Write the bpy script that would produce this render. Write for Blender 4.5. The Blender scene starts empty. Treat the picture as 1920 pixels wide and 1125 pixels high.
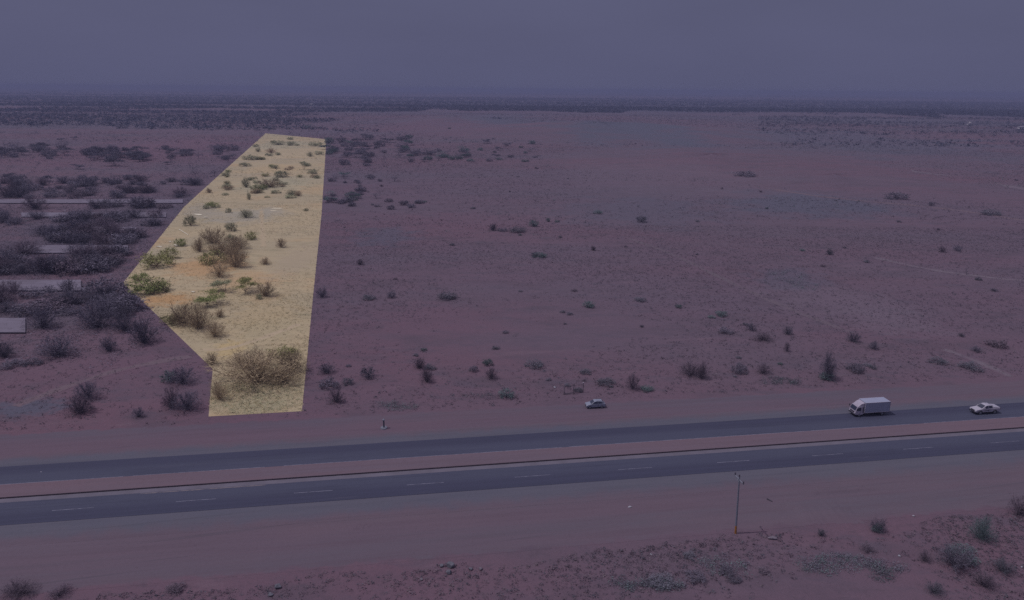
import bpy, math, random
import numpy as np
from mathutils import Vector, Matrix

SC = bpy.context.scene
COL = SC.collection
rad = math.radians

# ------------------------------------------------------------------ camera
FPX, CAM_H = 1350.0, 60.0
PITCH, ROLL = math.atan((562.5 - 167.0) / FPX), rad(0.5)
F = Vector((0, math.cos(PITCH), -math.sin(PITCH)))
U0 = Vector((0, math.sin(PITCH), math.cos(PITCH)))
R0 = Vector((1, 0, 0))
CR = R0 * math.cos(ROLL) + U0 * math.sin(ROLL)
CU = U0 * math.cos(ROLL) - R0 * math.sin(ROLL)
cam_data = bpy.data.cameras.new('camera')
cam = bpy.data.objects.new('camera', cam_data)
COL.objects.link(cam)
cam.matrix_world = Matrix(((CR.x, CU.x, -F.x, 0), (CR.y, CU.y, -F.y, 0), (CR.z, CU.z, -F.z, CAM_H), (0, 0, 0, 1)))
cam_data.sensor_fit = 'HORIZONTAL'
cam_data.sensor_width = 36.0
cam_data.lens = FPX / 1920 * 36.0
cam_data.clip_start, cam_data.clip_end = 0.5, 80000
SC.camera = cam

# ------------------------------------------------------------------ sky, sun, exposure
SUN_EL = rad(62)
TO_SUN = Vector((-1.0, -0.10, 0)).normalized() * math.cos(SUN_EL) + Vector((0, 0, math.sin(SUN_EL)))
SKY_LOW = (0.102, 0.105, 0.189)
SKY_LINE = (0.100, 0.103, 0.187)
SKY_TOP = (0.52, 0.50, 0.60)
world = bpy.data.worlds.new('World')
SC.world = world
world.use_nodes = True
wn = world.node_tree
wn.nodes.clear()
w_out = wn.nodes.new('ShaderNodeOutputWorld')
w_bg = wn.nodes.new('ShaderNodeBackground')
w_sky = wn.nodes.new('ShaderNodeTexSky')
w_sky.sky_type = 'NISHITA'
w_sky.sun_disc = False
w_sky.sun_elevation = SUN_EL
w_sky.sun_rotation = math.atan2(TO_SUN.x, TO_SUN.y)
w_sky.air_density, w_sky.dust_density = 2.0, 6.0
w_tc = wn.nodes.new('ShaderNodeTexCoord')
w_sep = wn.nodes.new('ShaderNodeSeparateXYZ')
w_ramp = wn.nodes.new('ShaderNodeValToRGB')
w_ramp.color_ramp.interpolation = 'EASE'
els = w_ramp.color_ramp.elements
els[0].position, els[0].color = 0.0, (*SKY_LINE, 1)
els[1].position, els[1].color = 0.035, (*SKY_LOW, 1)
e = els.new(0.16); e.color = (*SKY_LOW, 1)
e = els.new(0.7); e.color = (*SKY_TOP, 1)
w_scale = wn.nodes.new('ShaderNodeVectorMath'); w_scale.operation = 'SCALE'; w_scale.inputs['Scale'].default_value = 0.06
w_mix = wn.nodes.new('ShaderNodeMix'); w_mix.data_type = 'RGBA'; w_mix.inputs['Factor'].default_value = 0.04
w_bg.inputs['Strength'].default_value = 1.0
wn.links.new(w_tc.outputs['Generated'], w_sep.inputs[0])
wn.links.new(w_sep.outputs['Z'], w_ramp.inputs['Fac'])
wn.links.new(w_sky.outputs[0], w_scale.inputs[0])
wn.links.new(w_ramp.outputs['Color'], w_mix.inputs['A'])
wn.links.new(w_scale.outputs[0], w_mix.inputs['B'])
w_nz = wn.nodes.new('ShaderNodeTexNoise'); w_nz.inputs['Scale'].default_value = 3.0; w_nz.inputs['Detail'].default_value = 4.0
w_sq = wn.nodes.new('ShaderNodeMapping'); w_sq.inputs['Scale'].default_value = (1, 1, 4)
w_mr = wn.nodes.new('ShaderNodeMapRange'); w_mr.inputs['From Min'].default_value = 0.3; w_mr.inputs['From Max'].default_value = 0.7
w_mr.inputs['To Min'].default_value = 0.955; w_mr.inputs['To Max'].default_value = 1.035
w_ml = wn.nodes.new('ShaderNodeVectorMath'); w_ml.operation = 'SCALE'
wn.links.new(w_tc.outputs['Generated'], w_sq.inputs['Vector']); wn.links.new(w_sq.outputs[0], w_nz.inputs['Vector'])
wn.links.new(w_nz.outputs['Fac'], w_mr.inputs['Value']); wn.links.new(w_mr.outputs[0], w_ml.inputs['Scale'])
wn.links.new(w_mix.outputs['Result'], w_ml.inputs[0])
wn.links.new(w_ml.outputs[0], w_bg.inputs['Color'])
wn.links.new(w_bg.outputs[0], w_out.inputs['Surface'])

sun_data = bpy.data.lights.new('sun', 'SUN')
sun_data.energy = 2.2
sun_data.angle = rad(1.2)
sun_data.color = (1.0, 0.95, 0.88)
sun = bpy.data.objects.new('sun', sun_data)
COL.objects.link(sun)
sun.rotation_euler = TO_SUN.to_track_quat('Z', 'Y').to_euler()

SC.view_settings.view_transform = 'Standard'
SC.view_settings.look = 'None'
SC.view_settings.gamma = 1.0
SC.view_settings.exposure = 0.0
SC.render.engine = 'CYCLES'
SC.cycles.use_denoising = False
SC.cycles.max_bounces = 6
SC.cycles.volume_bounces = 1

# ------------------------------------------------------------------ helpers
def G(u, v, z=0.0):
    """ground point that photo pixel (u, v) looks at"""
    d = F * FPX + CR * (u - 960) - CU * (v - 562.5)
    t = (z - CAM_H) / d.z
    return Vector((d.x * t, d.y * t, z))

def ppm(p):
    return FPX / (Vector(p) - Vector((0, 0, CAM_H))).dot(F)

RA = rad(8.87)
RD = Vector((math.cos(RA), math.sin(RA), 0)); RN = Vector((-math.sin(RA), math.cos(RA), 0))
def road(s, n, z=0.0):
    p = RD * s + RN * n
    return Vector((p.x, p.y, z))
def to_road(p):
    return p.dot(RD), p.dot(RN)

def tag(o, label=None, cat=None, group=None, kind=None):
    if label: o['label'] = label
    if cat: o['category'] = cat
    if group: o['group'] = group
    if kind: o['kind'] = kind
    return o

def empty(name, loc=(0, 0, 0), rz=0.0):
    o = bpy.data.objects.new(name, None)
    o.empty_display_size = 0.5
    COL.objects.link(o)
    o.location = loc
    o.rotation_euler = (0, 0, rz)
    return o

def mesh_obj(name, verts, faces, mats, parent=None, midx=None, smooth=False):
    me = bpy.data.meshes.new(name)
    if isinstance(verts, np.ndarray):
        nv, nf, k = len(verts), len(faces), faces.shape[1]
        me.vertices.add(nv); me.vertices.foreach_set('co', verts.astype(np.float32).ravel())
        me.loops.add(nf * k); me.loops.foreach_set('vertex_index', faces.astype(np.int32).ravel())
        me.polygons.add(nf)
        me.polygons.foreach_set('loop_start', np.arange(0, nf * k, k, dtype=np.int32))
        me.polygons.foreach_set('loop_total', np.full(nf, k, dtype=np.int32))
    else:
        me.from_pydata([tuple(v) for v in verts], [], faces)
    for m in (mats if isinstance(mats, (list, tuple)) else [mats]):
        me.materials.append(m)
    if midx is not None:
        me.polygons.foreach_set('material_index', np.asarray(midx, dtype=np.int32))
    me.update(calc_edges=True)
    if smooth:
        me.polygons.foreach_set('use_smooth', np.ones(len(me.polygons), dtype=bool))
    o = bpy.data.objects.new(name, me)
    COL.objects.link(o)
    if parent is not None: o.parent = parent
    return o

# ------------------------------------------------------------------ materials
def new_mat(name):
    m = bpy.data.materials.new(name)
    m.use_nodes = True
    nt = m.node_tree
    b = nt.nodes['Principled BSDF']
    b.inputs['Roughness'].default_value = 0.9
    if 'Specular IOR Level' in b.inputs: b.inputs['Specular IOR Level'].default_value = 0.15
    return m, nt, b

def simple(name, col, rough=0.85, spec=0.2, vary=0.0, metal=0.0, scale=3.0):
    m, nt, b = new_mat(name)
    b.inputs['Roughness'].default_value = rough
    b.inputs['Specular IOR Level'].default_value = spec
    b.inputs['Metallic'].default_value = metal
    if vary:
        tc = nt.nodes.new('ShaderNodeTexCoord')
        nz = nt.nodes.new('ShaderNodeTexNoise'); nz.inputs['Scale'].default_value = scale; nz.inputs['Detail'].default_value = 4
        rp = nt.nodes.new('ShaderNodeValToRGB')
        rp.color_ramp.elements[0].position = 0.3; rp.color_ramp.elements[1].position = 0.7
        rp.color_ramp.elements[0].color = (*[c * (1 - vary) for c in col], 1)
        rp.color_ramp.elements[1].color = (*[c * (1 + vary) for c in col], 1)
        nt.links.new(tc.outputs['Object'], nz.inputs['Vector'])
        nt.links.new(nz.outputs['Fac'], rp.inputs['Fac'])
        nt.links.new(rp.outputs['Color'], b.inputs['Base Color'])
    else:
        b.inputs['Base Color'].default_value = (*col, 1)
    return m

def leafy(name, col, vary=0.35):
    """plant material: colour differs a little from plant to plant"""
    m, nt, b = new_mat(name)
    oi = nt.nodes.new('ShaderNodeObjectInfo')
    rp = nt.nodes.new('ShaderNodeValToRGB')
    rp.color_ramp.elements[0].color = (*[c * (1 - vary) for c in col], 1)
    rp.color_ramp.elements[1].color = (*[c * (1 + vary) for c in col], 1)
    nt.links.new(oi.outputs['Random'], rp.inputs['Fac'])
    nt.links.new(rp.outputs['Color'], b.inputs['Base Color'])
    b.inputs['Specular IOR Level'].default_value = 0.05
    return m

class NT:
    """tiny node-graph builder working on world position"""
    def __init__(s, name):
        s.m, s.nt, s.b = new_mat(name)
        s.pos = s.nt.nodes.new('ShaderNodeNewGeometry').outputs['Position']
    def link(s, a, b): s.nt.links.new(a, b)
    def mapped(s, scale=(1, 1, 1), rot=0.0):
        mp = s.nt.nodes.new('ShaderNodeMapping')
        mp.inputs['Scale'].default_value = scale
        if rot:
            mp0 = s.nt.nodes.new('ShaderNodeMapping'); mp0.inputs['Rotation'].default_value = (0, 0, rot)
            s.link(s.pos, mp0.inputs['Vector']); s.link(mp0.outputs[0], mp.inputs['Vector'])
        else:
            s.link(s.pos, mp.inputs['Vector'])
        return mp.outputs[0]
    def noise(s, scale, detail=5, rough=0.55, vec=None, lo=0.35, hi=0.65, dist=0.0):
        n = s.nt.nodes.new('ShaderNodeTexNoise')
        n.inputs['Scale'].default_value = scale; n.inputs['Detail'].default_value = detail
        n.inputs['Roughness'].default_value = rough; n.inputs['Distortion'].default_value = dist
        s.link(vec if vec is not None else s.pos, n.inputs['Vector'])
        r = s.nt.nodes.new('ShaderNodeMapRange'); r.interpolation_type = 'SMOOTHSTEP'
        r.inputs['From Min'].default_value = lo; r.inputs['From Max'].default_value = hi
        s.link(n.outputs['Fac'], r.inputs['Value'])
        return r.outputs[0]
    def mix(s, fac, a, b, blend='MIX', k=1.0):
        n = s.nt.nodes.new('ShaderNodeMix'); n.data_type = 'RGBA'; n.blend_type = blend
        if k != 1.0 and not isinstance(fac, (int, float)):
            mm = s.nt.nodes.new('ShaderNodeMath'); mm.operation = 'MULTIPLY'; mm.inputs[1].default_value = k
            s.link(fac, mm.inputs[0]); fac = mm.outputs[0]
        if isinstance(fac, (int, float)): n.inputs['Factor'].default_value = fac
        else: s.link(fac, n.inputs['Factor'])
        for key, val in (('A', a), ('B', b)):
            if isinstance(val, tuple): n.inputs[key].default_value = (*val, 1)
            else: s.link(val, n.inputs[key])
        return n.outputs['Result']
    def bump(s, h, strength=0.4, dist=0.1):
        bp = s.nt.nodes.new('ShaderNodeBump'); bp.inputs['Strength'].default_value = strength; bp.inputs['Distance'].default_value = dist
        s.link(h, bp.inputs['Height']); s.link(bp.outputs[0], s.b.inputs['Normal'])
    def blobs(s, col, items):
        """patches of other soil lying at known places: (centre, half length, half width, turn, colour, strength)"""
        for c, rx, ry, turn, colour, k in items:
            mp = s.nt.nodes.new('ShaderNodeMapping'); mp.vector_type = 'TEXTURE'
            mp.inputs['Location'].default_value = (c[0], c[1], 0); mp.inputs['Rotation'].default_value = (0, 0, turn)
            mp.inputs['Scale'].default_value = (rx, ry, 1e6)
            s.link(s.pos, mp.inputs['Vector'])
            ln = s.nt.nodes.new('ShaderNodeVectorMath'); ln.operation = 'LENGTH'; s.link(mp.outputs[0], ln.inputs[0])
            nz = s.noise(2.5 / min(rx, ry) , 6, 0.65, None, 0.2, 0.8)
            ad = s.nt.nodes.new('ShaderNodeMath'); ad.operation = 'MULTIPLY_ADD'; s.link(nz, ad.inputs[0])
            ad.inputs[1].default_value = 0.9; s.link(ln.outputs['Value'], ad.inputs[2])
            mr = s.nt.nodes.new('ShaderNodeMapRange'); mr.interpolation_type = 'SMOOTHSTEP'
            mr.inputs['From Min'].default_value = 1.45; mr.inputs['From Max'].default_value = 0.75
            s.link(ad.outputs[0], mr.inputs['Value'])
            col = s.mix(mr.outputs[0], col, colour, k=k)
        return col
    def done(s, col): s.link(col, s.b.inputs['Base Color']); return s.m
    def fade(s, amount):
        """worn, thinning edge: mix the surface with transparency by amount (1 = gone)"""
        tr = s.nt.nodes.new('ShaderNodeBsdfTransparent'); mx = s.nt.nodes.new('ShaderNodeMixShader')
        out = s.nt.nodes['Material Output']
        s.link(amount, mx.inputs[0]); s.link(s.b.outputs[0], mx.inputs[1]); s.link(tr.outputs[0], mx.inputs[2])
        s.link(mx.outputs[0], out.inputs['Surface'])
    def uvfade(s, edge=0.25, nscale=0.35, namp=0.5, ax='Y', power=1.0):
        """1 at the strip's long edges, 0 in its middle, broken up by noise"""
        uv = s.nt.nodes.new('ShaderNodeUVMap'); sp = s.nt.nodes.new('ShaderNodeSeparateXYZ'); s.link(uv.outputs[0], sp.inputs[0])
        def math_(op, a, b=None):
            n = s.nt.nodes.new('ShaderNodeMath'); n.operation = op
            for i, q in enumerate((a, b)):
                if q is None: continue
                if isinstance(q, (int, float)): n.inputs[i].default_value = q
                else: s.link(q, n.inputs[i])
            return n.outputs[0]
        c = math_('ABSOLUTE', math_('SUBTRACT', math_('MULTIPLY', sp.outputs[ax], 2.0), 1.0))
        nz = s.noise(nscale, 5, 0.6, None, 0.2, 0.8)
        c = math_('ADD', c, math_('MULTIPLY', math_('SUBTRACT', nz, 0.5), namp))
        r = s.nt.nodes.new('ShaderNodeMapRange'); r.interpolation_type = 'SMOOTHSTEP'
        r.inputs['From Min'].default_value = 1 - edge * 2; r.inputs['From Max'].default_value = 1.0
        s.link(c, r.inputs['Value'])
        return r.outputs[0]

def px_patch(u0, u1, vt, vb, turn, colour, k):
    a, b, c = G(u0, (vt + vb) / 2), G(u1, (vt + vb) / 2), G((u0 + u1) / 2, vb)
    d = G((u0 + u1) / 2, vt)
    m = (a + b) / 2
    return ((m.x, (c.y + d.y) / 2), (b - a).length / 2, abs(d.y - c.y) / 2, turn, colour, k)
GREY, RED, PALE, DARK = (0.066, 0.069, 0.106), (0.110, 0.063, 0.095), (0.116, 0.090, 0.126), (0.066, 0.055, 0.084)
SOIL_PATCHES = [px_patch(1000, 1420, 222, 300, 0.0, GREY, 0.85), px_patch(1380, 2050, 235, 330, 0.0, GREY, 0.6), px_patch(760, 1100, 212, 250, 0.0, GREY, 0.7),
    px_patch(-50, 480, 252, 330, 0.0, RED, 0.8), px_patch(620, 1000, 226, 262, 0.0, RED, 0.5), px_patch(1330, 1720, 355, 420, -0.3, GREY, 0.7),
    px_patch(1020, 1400, 360, 440, 0.1, GREY, 0.4), px_patch(1390, 1580, 495, 555, -0.3, GREY, 0.45), px_patch(1560, 1800, 570, 640, -0.3, PALE, 0.5),
    px_patch(1380, 1760, 525, 610, -0.35, PALE, 0.4), px_patch(630, 1150, 395, 440, 0.0, RED, 0.5), px_patch(640, 800, 420, 470, 0.0, GREY, 0.6),
    px_patch(-80, 330, 640, 760, 0.1, RED, 0.5), px_patch(-60, 160, 740, 790, 0.1, GREY, 0.8), px_patch(620, 1000, 560, 640, 0.0, RED, 0.45), px_patch(1000, 1500, 380, 300, 0.0, PALE, 0.25)]
SOIL_PATCHES += [px_patch(-120, 330, 345, 560, 0.0, (0.070, 0.058, 0.088), 0.8), px_patch(-120, 250, 560, 640, 0.0, (0.072, 0.060, 0.088), 0.7), px_patch(-400, 2300, 186, 221, 0.0, (0.060, 0.056, 0.090), 0.75), px_patch(-150, 420, 215, 250, 0.0, (0.068, 0.060, 0.090), 0.6), px_patch(1300, 2100, 215, 245, 0.0, (0.070, 0.066, 0.098), 0.6)]
PLOT_PATCHES = [px_patch(300, 470, 470, 530, 0.0, (0.345, 0.222, 0.125), 0.9), px_patch(380, 560, 505, 545, 0.0, (0.35, 0.24, 0.145), 0.7), px_patch(235, 380, 545, 580, 0.0, (0.34, 0.205, 0.105), 0.9),
    px_patch(365, 560, 385, 425, 0.0, (0.262, 0.238, 0.202), 0.9), px_patch(330, 420, 375, 420, 0.5, (0.25, 0.225, 0.19), 0.8), px_patch(500, 610, 440, 540, 0.0, (0.29, 0.237, 0.178), 0.7),
    px_patch(400, 580, 555, 640, 0.0, (0.335, 0.262, 0.165), 0.6), px_patch(390, 470, 630, 680, 0.0, (0.36, 0.275, 0.15), 0.8), px_patch(400, 560, 735, 785, 0.0, (0.27, 0.24, 0.17), 0.7),
    px_patch(420, 606, 326, 366, 0.0, (0.27, 0.25, 0.185), 0.65), px_patch(440, 606, 262, 284, 0.0, (0.28, 0.26, 0.195), 0.6), px_patch(395, 585, 680, 738, 0.0, (0.25, 0.21, 0.14), 0.75), px_patch(420, 590, 590, 650, 0.0, (0.29, 0.245, 0.165), 0.6), px_patch(250, 345, 440, 510, 0.0, (0.27, 0.24, 0.185), 0.6), px_patch(430, 600, 285, 300, 0.0, (0.36, 0.29, 0.20), 0.6), px_patch(430, 600, 305, 330, 0.0, (0.35, 0.265, 0.165), 0.7)]
# soil of the plain: mauve brown with greyer sheets and fine dark scrub speckle
def soil_col(t):
    wide = t.mapped((0.35, 1.0, 1.0))
    a = t.noise(0.0035, 5, 0.55, wide, 0.38, 0.62)
    b = t.noise(0.018, 6, 0.6, wide, 0.4, 0.66)
    c = t.noise(0.11, 6, 0.65, t.mapped((0.5, 1, 1)), 0.45, 0.7)
    d = t.noise(0.7, 6, 0.7, t.mapped((0.6, 1, 1)), 0.5, 0.75)
    e_ = t.noise(3.0, 4, 0.7, None, 0.5, 0.75)
    col = t.mix(a, (0.109, 0.063, 0.093), (0.093, 0.069, 0.103))
    col = t.mix(b, col, (0.084, 0.070, 0.101), k=0.5)
    col = t.mix(c, col, (0.075, 0.055, 0.080), k=0.8)
    lite = t.noise(0.028, 7, 0.65, t.mapped((0.22, 1, 1), rad(20)), 0.58, 0.8)
    col = t.mix(lite, col, (0.131, 0.084, 0.119), k=0.6)
    red = t.noise(0.006, 5, 0.6, t.mapped((0.3, 1, 1)), 0.55, 0.75)
    col = t.mix(red, col, (0.124, 0.061, 0.089), k=0.6)
    col = t.mix(d, col, (0.068, 0.050, 0.072), k=0.75)
    col = t.mix(e_, col, (0.064, 0.048, 0.070), k=0.6)
    grey = t.noise(0.009, 6, 0.6, t.mapped((0.3, 1, 1), rad(-15)), 0.5, 0.72)
    col = t.mix(grey, col, (0.080, 0.073, 0.106), k=0.4)
    thin = t.noise(0.05, 6, 0.7, t.mapped((0.12, 1, 1), rad(-12)), 0.62, 0.74)
    col = t.mix(thin, col, (0.136, 0.093, 0.126), k=0.45)
    m1 = t.noise(0.22, 7, 0.7, t.mapped((0.35, 1, 1), rad(8)), 0.5, 0.68)
    col = t.mix(m1, col, (0.068, 0.057, 0.085), k=0.5)
    m2 = t.noise(0.30, 6, 0.7, t.mapped((0.3, 1, 1), rad(-9)), 0.55, 0.72)
    col = t.mix(m2, col, (0.136, 0.093, 0.126), k=0.4)
    return t.blobs(col, SOIL_PATCHES)
def soil_mat():
    t = NT('plain_soil')
    col = soil_col(t)
    t.bump(t.noise(0.9, 6, 0.7, None, 0.1, 0.9), 0.5, 0.25)
    return t.done(col)

def plot_col(t):
    a = t.noise(0.02, 5, 0.6, t.mapped((0.6, 1, 1)), 0.4, 0.62)
    o = t.noise(0.03, 5, 0.6, None, 0.52, 0.7)
    g = t.noise(0.016, 5, 0.6, t.mapped((0.5, 1, 1)), 0.55, 0.72)
    f = t.noise(0.35, 7, 0.7, t.mapped((0.6, 1, 1)), 0.45, 0.75)
    h = t.noise(2.2, 5, 0.7, None, 0.5, 0.8)
    p = t.noise(0.09, 6, 0.65, t.mapped((0.35, 1, 1), rad(25)), 0.55, 0.75)
    col = t.mix(a, (0.34, 0.276, 0.188), (0.30, 0.252, 0.18))
    col = t.mix(o, col, (0.36, 0.245, 0.145), k=0.6)
    col = t.mix(g, col, (0.265, 0.235, 0.195), k=0.7)
    col = t.mix(p, col, (0.39, 0.315, 0.215), k=0.55)
    col = t.mix(f, col, (0.21, 0.162, 0.11), k=0.75)
    col = t.mix(h, col, (0.22, 0.17, 0.115), k=0.65)
    m1 = t.noise(0.16, 7, 0.7, t.mapped((0.35, 1, 1), rad(8)), 0.5, 0.7)
    col = t.mix(m1, col, (0.225, 0.197, 0.132), k=0.75)
    m2 = t.noise(0.25, 6, 0.7, t.mapped((0.3, 1, 1), rad(-6)), 0.56, 0.72)
    col = t.mix(m2, col, (0.43, 0.345, 0.235), k=0.5)
    return t.blobs(col, PLOT_PATCHES)
def plot_mat():
    t = NT('pale_sand')
    col = plot_col(t)
    t.bump(t.noise(0.9, 6, 0.7, None, 0.1, 0.9), 0.5, 0.2)
    return t.done(col)

def shoulder_mat(name, c1, c2, c3, t=None):
    t = t or NT(name)
    st = t.mapped((0.035, 1.0, 1.0), -RA)
    a = t.noise(0.16, 6, 0.6, st, 0.38, 0.64)
    b = t.noise(0.9, 6, 0.65, t.mapped((0.05, 1, 1), -RA), 0.42, 0.7)
    c = t.noise(0.05, 5, 0.6, t.mapped((0.4, 1, 1), -RA), 0.45, 0.65)
    d = t.noise(1.6, 5, 0.7, None, 0.52, 0.8)
    col = t.mix(a, c1, c2)
    col = t.mix(c, col, c3, k=0.6)
    col = t.mix(b, col, tuple(x * 0.82 for x in c1), k=0.5)
    wheel = t.noise(0.35, 5, 0.6, t.mapped((0.03, 1, 1), -RA + rad(3)), 0.6, 0.78)
    col = t.mix(wheel, col, tuple(x * 1.18 for x in c1), k=0.5)
    col = t.mix(d, col, tuple(x * 0.7 for x in c1), k=0.55)
    rut = t.noise(0.8, 6, 0.65, t.mapped((0.02, 1, 1), -RA - rad(4)), 0.6, 0.72)
    col = t.mix(rut, col, tuple(x * 0.75 for x in c2), k=0.6)
    t.bump(t.noise(1.2, 6, 0.7, None, 0.1, 0.9), 0.35, 0.12)
    return t, col

def asphalt_mat(name, dark, lite, n_dark0, n_dark1):
    """worn road: the outer lane, polished by traffic, is the darker one"""
    t = NT(name)
    mp = t.nt.nodes.new('ShaderNodeMapping'); mp.inputs['Rotation'].default_value = (0, 0, -RA)
    t.link(t.pos, mp.inputs['Vector'])
    sp = t.nt.nodes.new('ShaderNodeSeparateXYZ'); t.link(mp.outputs[0], sp.inputs[0])
    r = t.nt.nodes.new('ShaderNodeMapRange'); r.interpolation_type = 'SMOOTHSTEP'
    r.inputs['From Min'].default_value = n_dark0; r.inputs['From Max'].default_value = n_dark1
    t.link(sp.outputs['Y'], r.inputs['Value'])
    st = t.noise(1.3, 5, 0.6, t.mapped((0.015, 1, 1), -RA), 0.35, 0.7)
    pt = t.noise(0.22, 5, 0.6, t.mapped((0.25, 1, 1), -RA), 0.5, 0.75)
    gr = t.noise(6.0, 4, 0.7, None, 0.35, 0.75)
    col = t.mix(r.outputs[0], lite, dark)
    col = t.mix(st, col, tuple(x * 1.22 for x in dark), k=0.5)
    col = t.mix(pt, col, tuple(x * 0.78 for x in dark), k=0.4)
    col = t.mix(gr, col, tuple(x * 0.85 for x in dark), k=0.3)
    wear = t.noise(2.2, 5, 0.65, t.mapped((0.01, 1, 1), -RA), 0.55, 0.72)
    col = t.mix(wear, col, tuple(x * 0.72 for x in dark), k=0.5)
    dust = t.noise(0.5, 6, 0.7, t.mapped((0.06, 1, 1), -RA), 0.6, 0.78)
    col = t.mix(dust, col, (0.075, 0.068, 0.098), k=0.5)
    crk = t.noise(1.1, 6, 0.75, t.mapped((0.5, 1, 1), -RA + 0.3), 0.64, 0.7)
    col = t.mix(crk, col, tuple(x * 0.65 for x in dark), k=0.5)
    t.b.inputs['Roughness'].default_value = 0.85
    return t.done(col)

M = {}
M['soil'] = soil_mat()
M['plot'] = plot_mat()
M['twig'] = leafy('grey_twigs', (0.128, 0.108, 0.152), 0.2)
M['leaf_dark'] = leafy('slate_leaves', (0.112, 0.099, 0.142), 0.2)
M['leaf_mauve'] = leafy('mauve_twig_tips', (0.112, 0.087, 0.122), 0.2)
M['leaf_teal'] = leafy('dusky_green_leaves', (0.088, 0.116, 0.132), 0.3)
M['wood_dark'] = leafy('dark_wood_leaves', (0.040, 0.044, 0.075), 0.2)
M['leaf_grey'] = leafy('grey_scrub_leaves', (0.104, 0.100, 0.136), 0.25)
M['twig_brown'] = leafy('brown_twigs', (0.31, 0.245, 0.18), 0.25)
M['leaf_brown'] = leafy('dry_twig_tips', (0.30, 0.235, 0.165), 0.25)
M['leaf_olive'] = leafy('olive_leaves', (0.20, 0.195, 0.09), 0.25)
M['leaf_green'] = leafy('green_leaves', (0.165, 0.185, 0.075), 0.25)
M['leaf_sage'] = leafy('sage_leaves', (0.23, 0.235, 0.155), 0.25)
t = NT('pale_concrete')
_c = t.mix(t.noise(0.12, 6, 0.65, t.mapped((0.4, 1, 1)), 0.42, 0.66), (0.138, 0.120, 0.172), (0.108, 0.092, 0.130))
_c = t.mix(t.noise(0.5, 6, 0.7, None, 0.55, 0.7), _c, (0.072, 0.060, 0.086), k=0.7)
M['concrete'] = t.done(_c)
M['concrete_edge'] = simple('dark_concrete_edge', (0.05, 0.042, 0.065), vary=0.2)

# ------------------------------------------------------------------ ground
ang = np.linspace(0, 2 * math.pi, 97)[:-1]
radii = [0, 40, 90, 160, 260, 400, 650, 1000, 1600, 2600, 4500, 8000, 13000, 21000]
gv = [(0, 0, 0)]
for r in radii[1:]:
    gv += [(r * math.cos(a), r * math.sin(a), 0) for a in ang]
gf = []
n_ = len(ang)
for i in range(n_): gf.append((0, 1 + i, 1 + (i + 1) % n_))
for k in range(len(radii) - 2):
    a0, b0 = 1 + k * n_, 1 + (k + 1) * n_
    for i in range(n_):
        j = (i + 1) % n_
        gf.append((a0 + i, b0 + i, b0 + j, a0 + j))
ground = mesh_obj('ground', gv, gf, M['soil'])
tag(ground, 'mauve brown dry scrub plain reaching the hazy horizon', kind='structure')

# low stony rises on the plain (real height, smooth)
def rise(c, sx, sy, h, rot=0.0):
    v, f_ = [], []
    n, m = 40, 20
    for j in range(m + 1):
        for i in range(n):
            a = 2 * math.pi * i / n; q = j / m
            z = h * (0.5 + 0.5 * math.cos(math.pi * q)) * (1 + 0.25 * math.sin(3 * a + 5 * q)) - 0.05
            x, y = sx * q * math.cos(a), sy * q * math.sin(a)
            v.append((c.x + x * math.cos(rot) - y * math.sin(rot), c.y + x * math.sin(rot) + y * math.cos(rot), z))
    for j in range(m):
        for i in range(n):
            k = (i + 1) % n
            f_.append((j * n + i, (j + 1) * n + i, (j + 1) * n + k, j * n + k))
    return v, f_
RISES = [(G(850, 228), 150, 260, 9, 0.1), (G(1120, 246), 330, 330, 11, 0.0), (G(1330, 300), 170, 190, 5, 0.0), (G(1560, 335), 120, 90, 3.0, -0.2)]
hv, hf = [], []
for c, sx, sy, h, ro in RISES:
    v, f_ = rise(c, sx, sy, h, ro); o_ = len(hv); hv += v; hf += [tuple(o_ + i for i in q) for q in f_]
tag(mesh_obj('hills', hv, hf, M['soil'], smooth=True), 'low stony rises in the plain', kind='structure')

# ------------------------------------------------------------------ plot of pale sand
PLOT_PX = [(498, 250), (612, 261), (603, 400), (588, 545), (566, 771), (391, 781), (399, 692), (315, 611), (231, 530), (345, 388), (421, 319)]
PLOT = [G(u, v) for u, v in PLOT_PX]
def in_plot(x, y):
    c = False
    n = len(PLOT)
    for i in range(n):
        a, b = PLOT[i], PLOT[(i + 1) % n]
        if (a.y > y) != (b.y > y) and x < (b.x - a.x) * (y - a.y) / (b.y - a.y) + a.x:
            c = not c
    return c
tag(mesh_obj('sandy_plot', [(p.x, p.y, 0.015) for p in PLOT], [tuple(range(len(PLOT)))], M['plot']),
    'pale sandy plot of land running back from the road', kind='structure')

# ------------------------------------------------------------------ strips along the road
def strip(name, n0, n1, z, mat, s0=-420, s1=520, step=10, label=None, jitter=0.0, n0b=None, n1b=None, seed=1):
    """flat band between road offsets n0 and n1 (may taper to n0b, n1b); uv.y runs across it"""
    rng = random.Random(seed)
    v, f_, uvs = [], [], []
    k = int((s1 - s0) / step)
    for i in range(k + 1):
        s = s0 + (s1 - s0) * i / k
        q = (s + 73) / 206.0
        a = n0 + ((n0b - n0) * q if n0b is not None else 0) + rng.uniform(-jitter, jitter)
        b = n1 + ((n1b - n1) * q if n1b is not None else 0) + rng.uniform(-jitter, jitter)
        for n, w in ((a, 0), (b, 1)):
            v.append(road(s, n, z)); uvs.append((s * 0.05, w))
    for i in range(k): f_.append((2 * i, 2 * i + 2, 2 * i + 3, 2 * i + 1))
    o = mesh_obj(name, v, f_, mat)
    ul = o.data.uv_layers.new(name='UVMap')
    for lp in o.data.loops: ul.data[lp.index].uv = uvs[lp.vertex_index]
    return tag(o, label, kind='structure')

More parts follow.
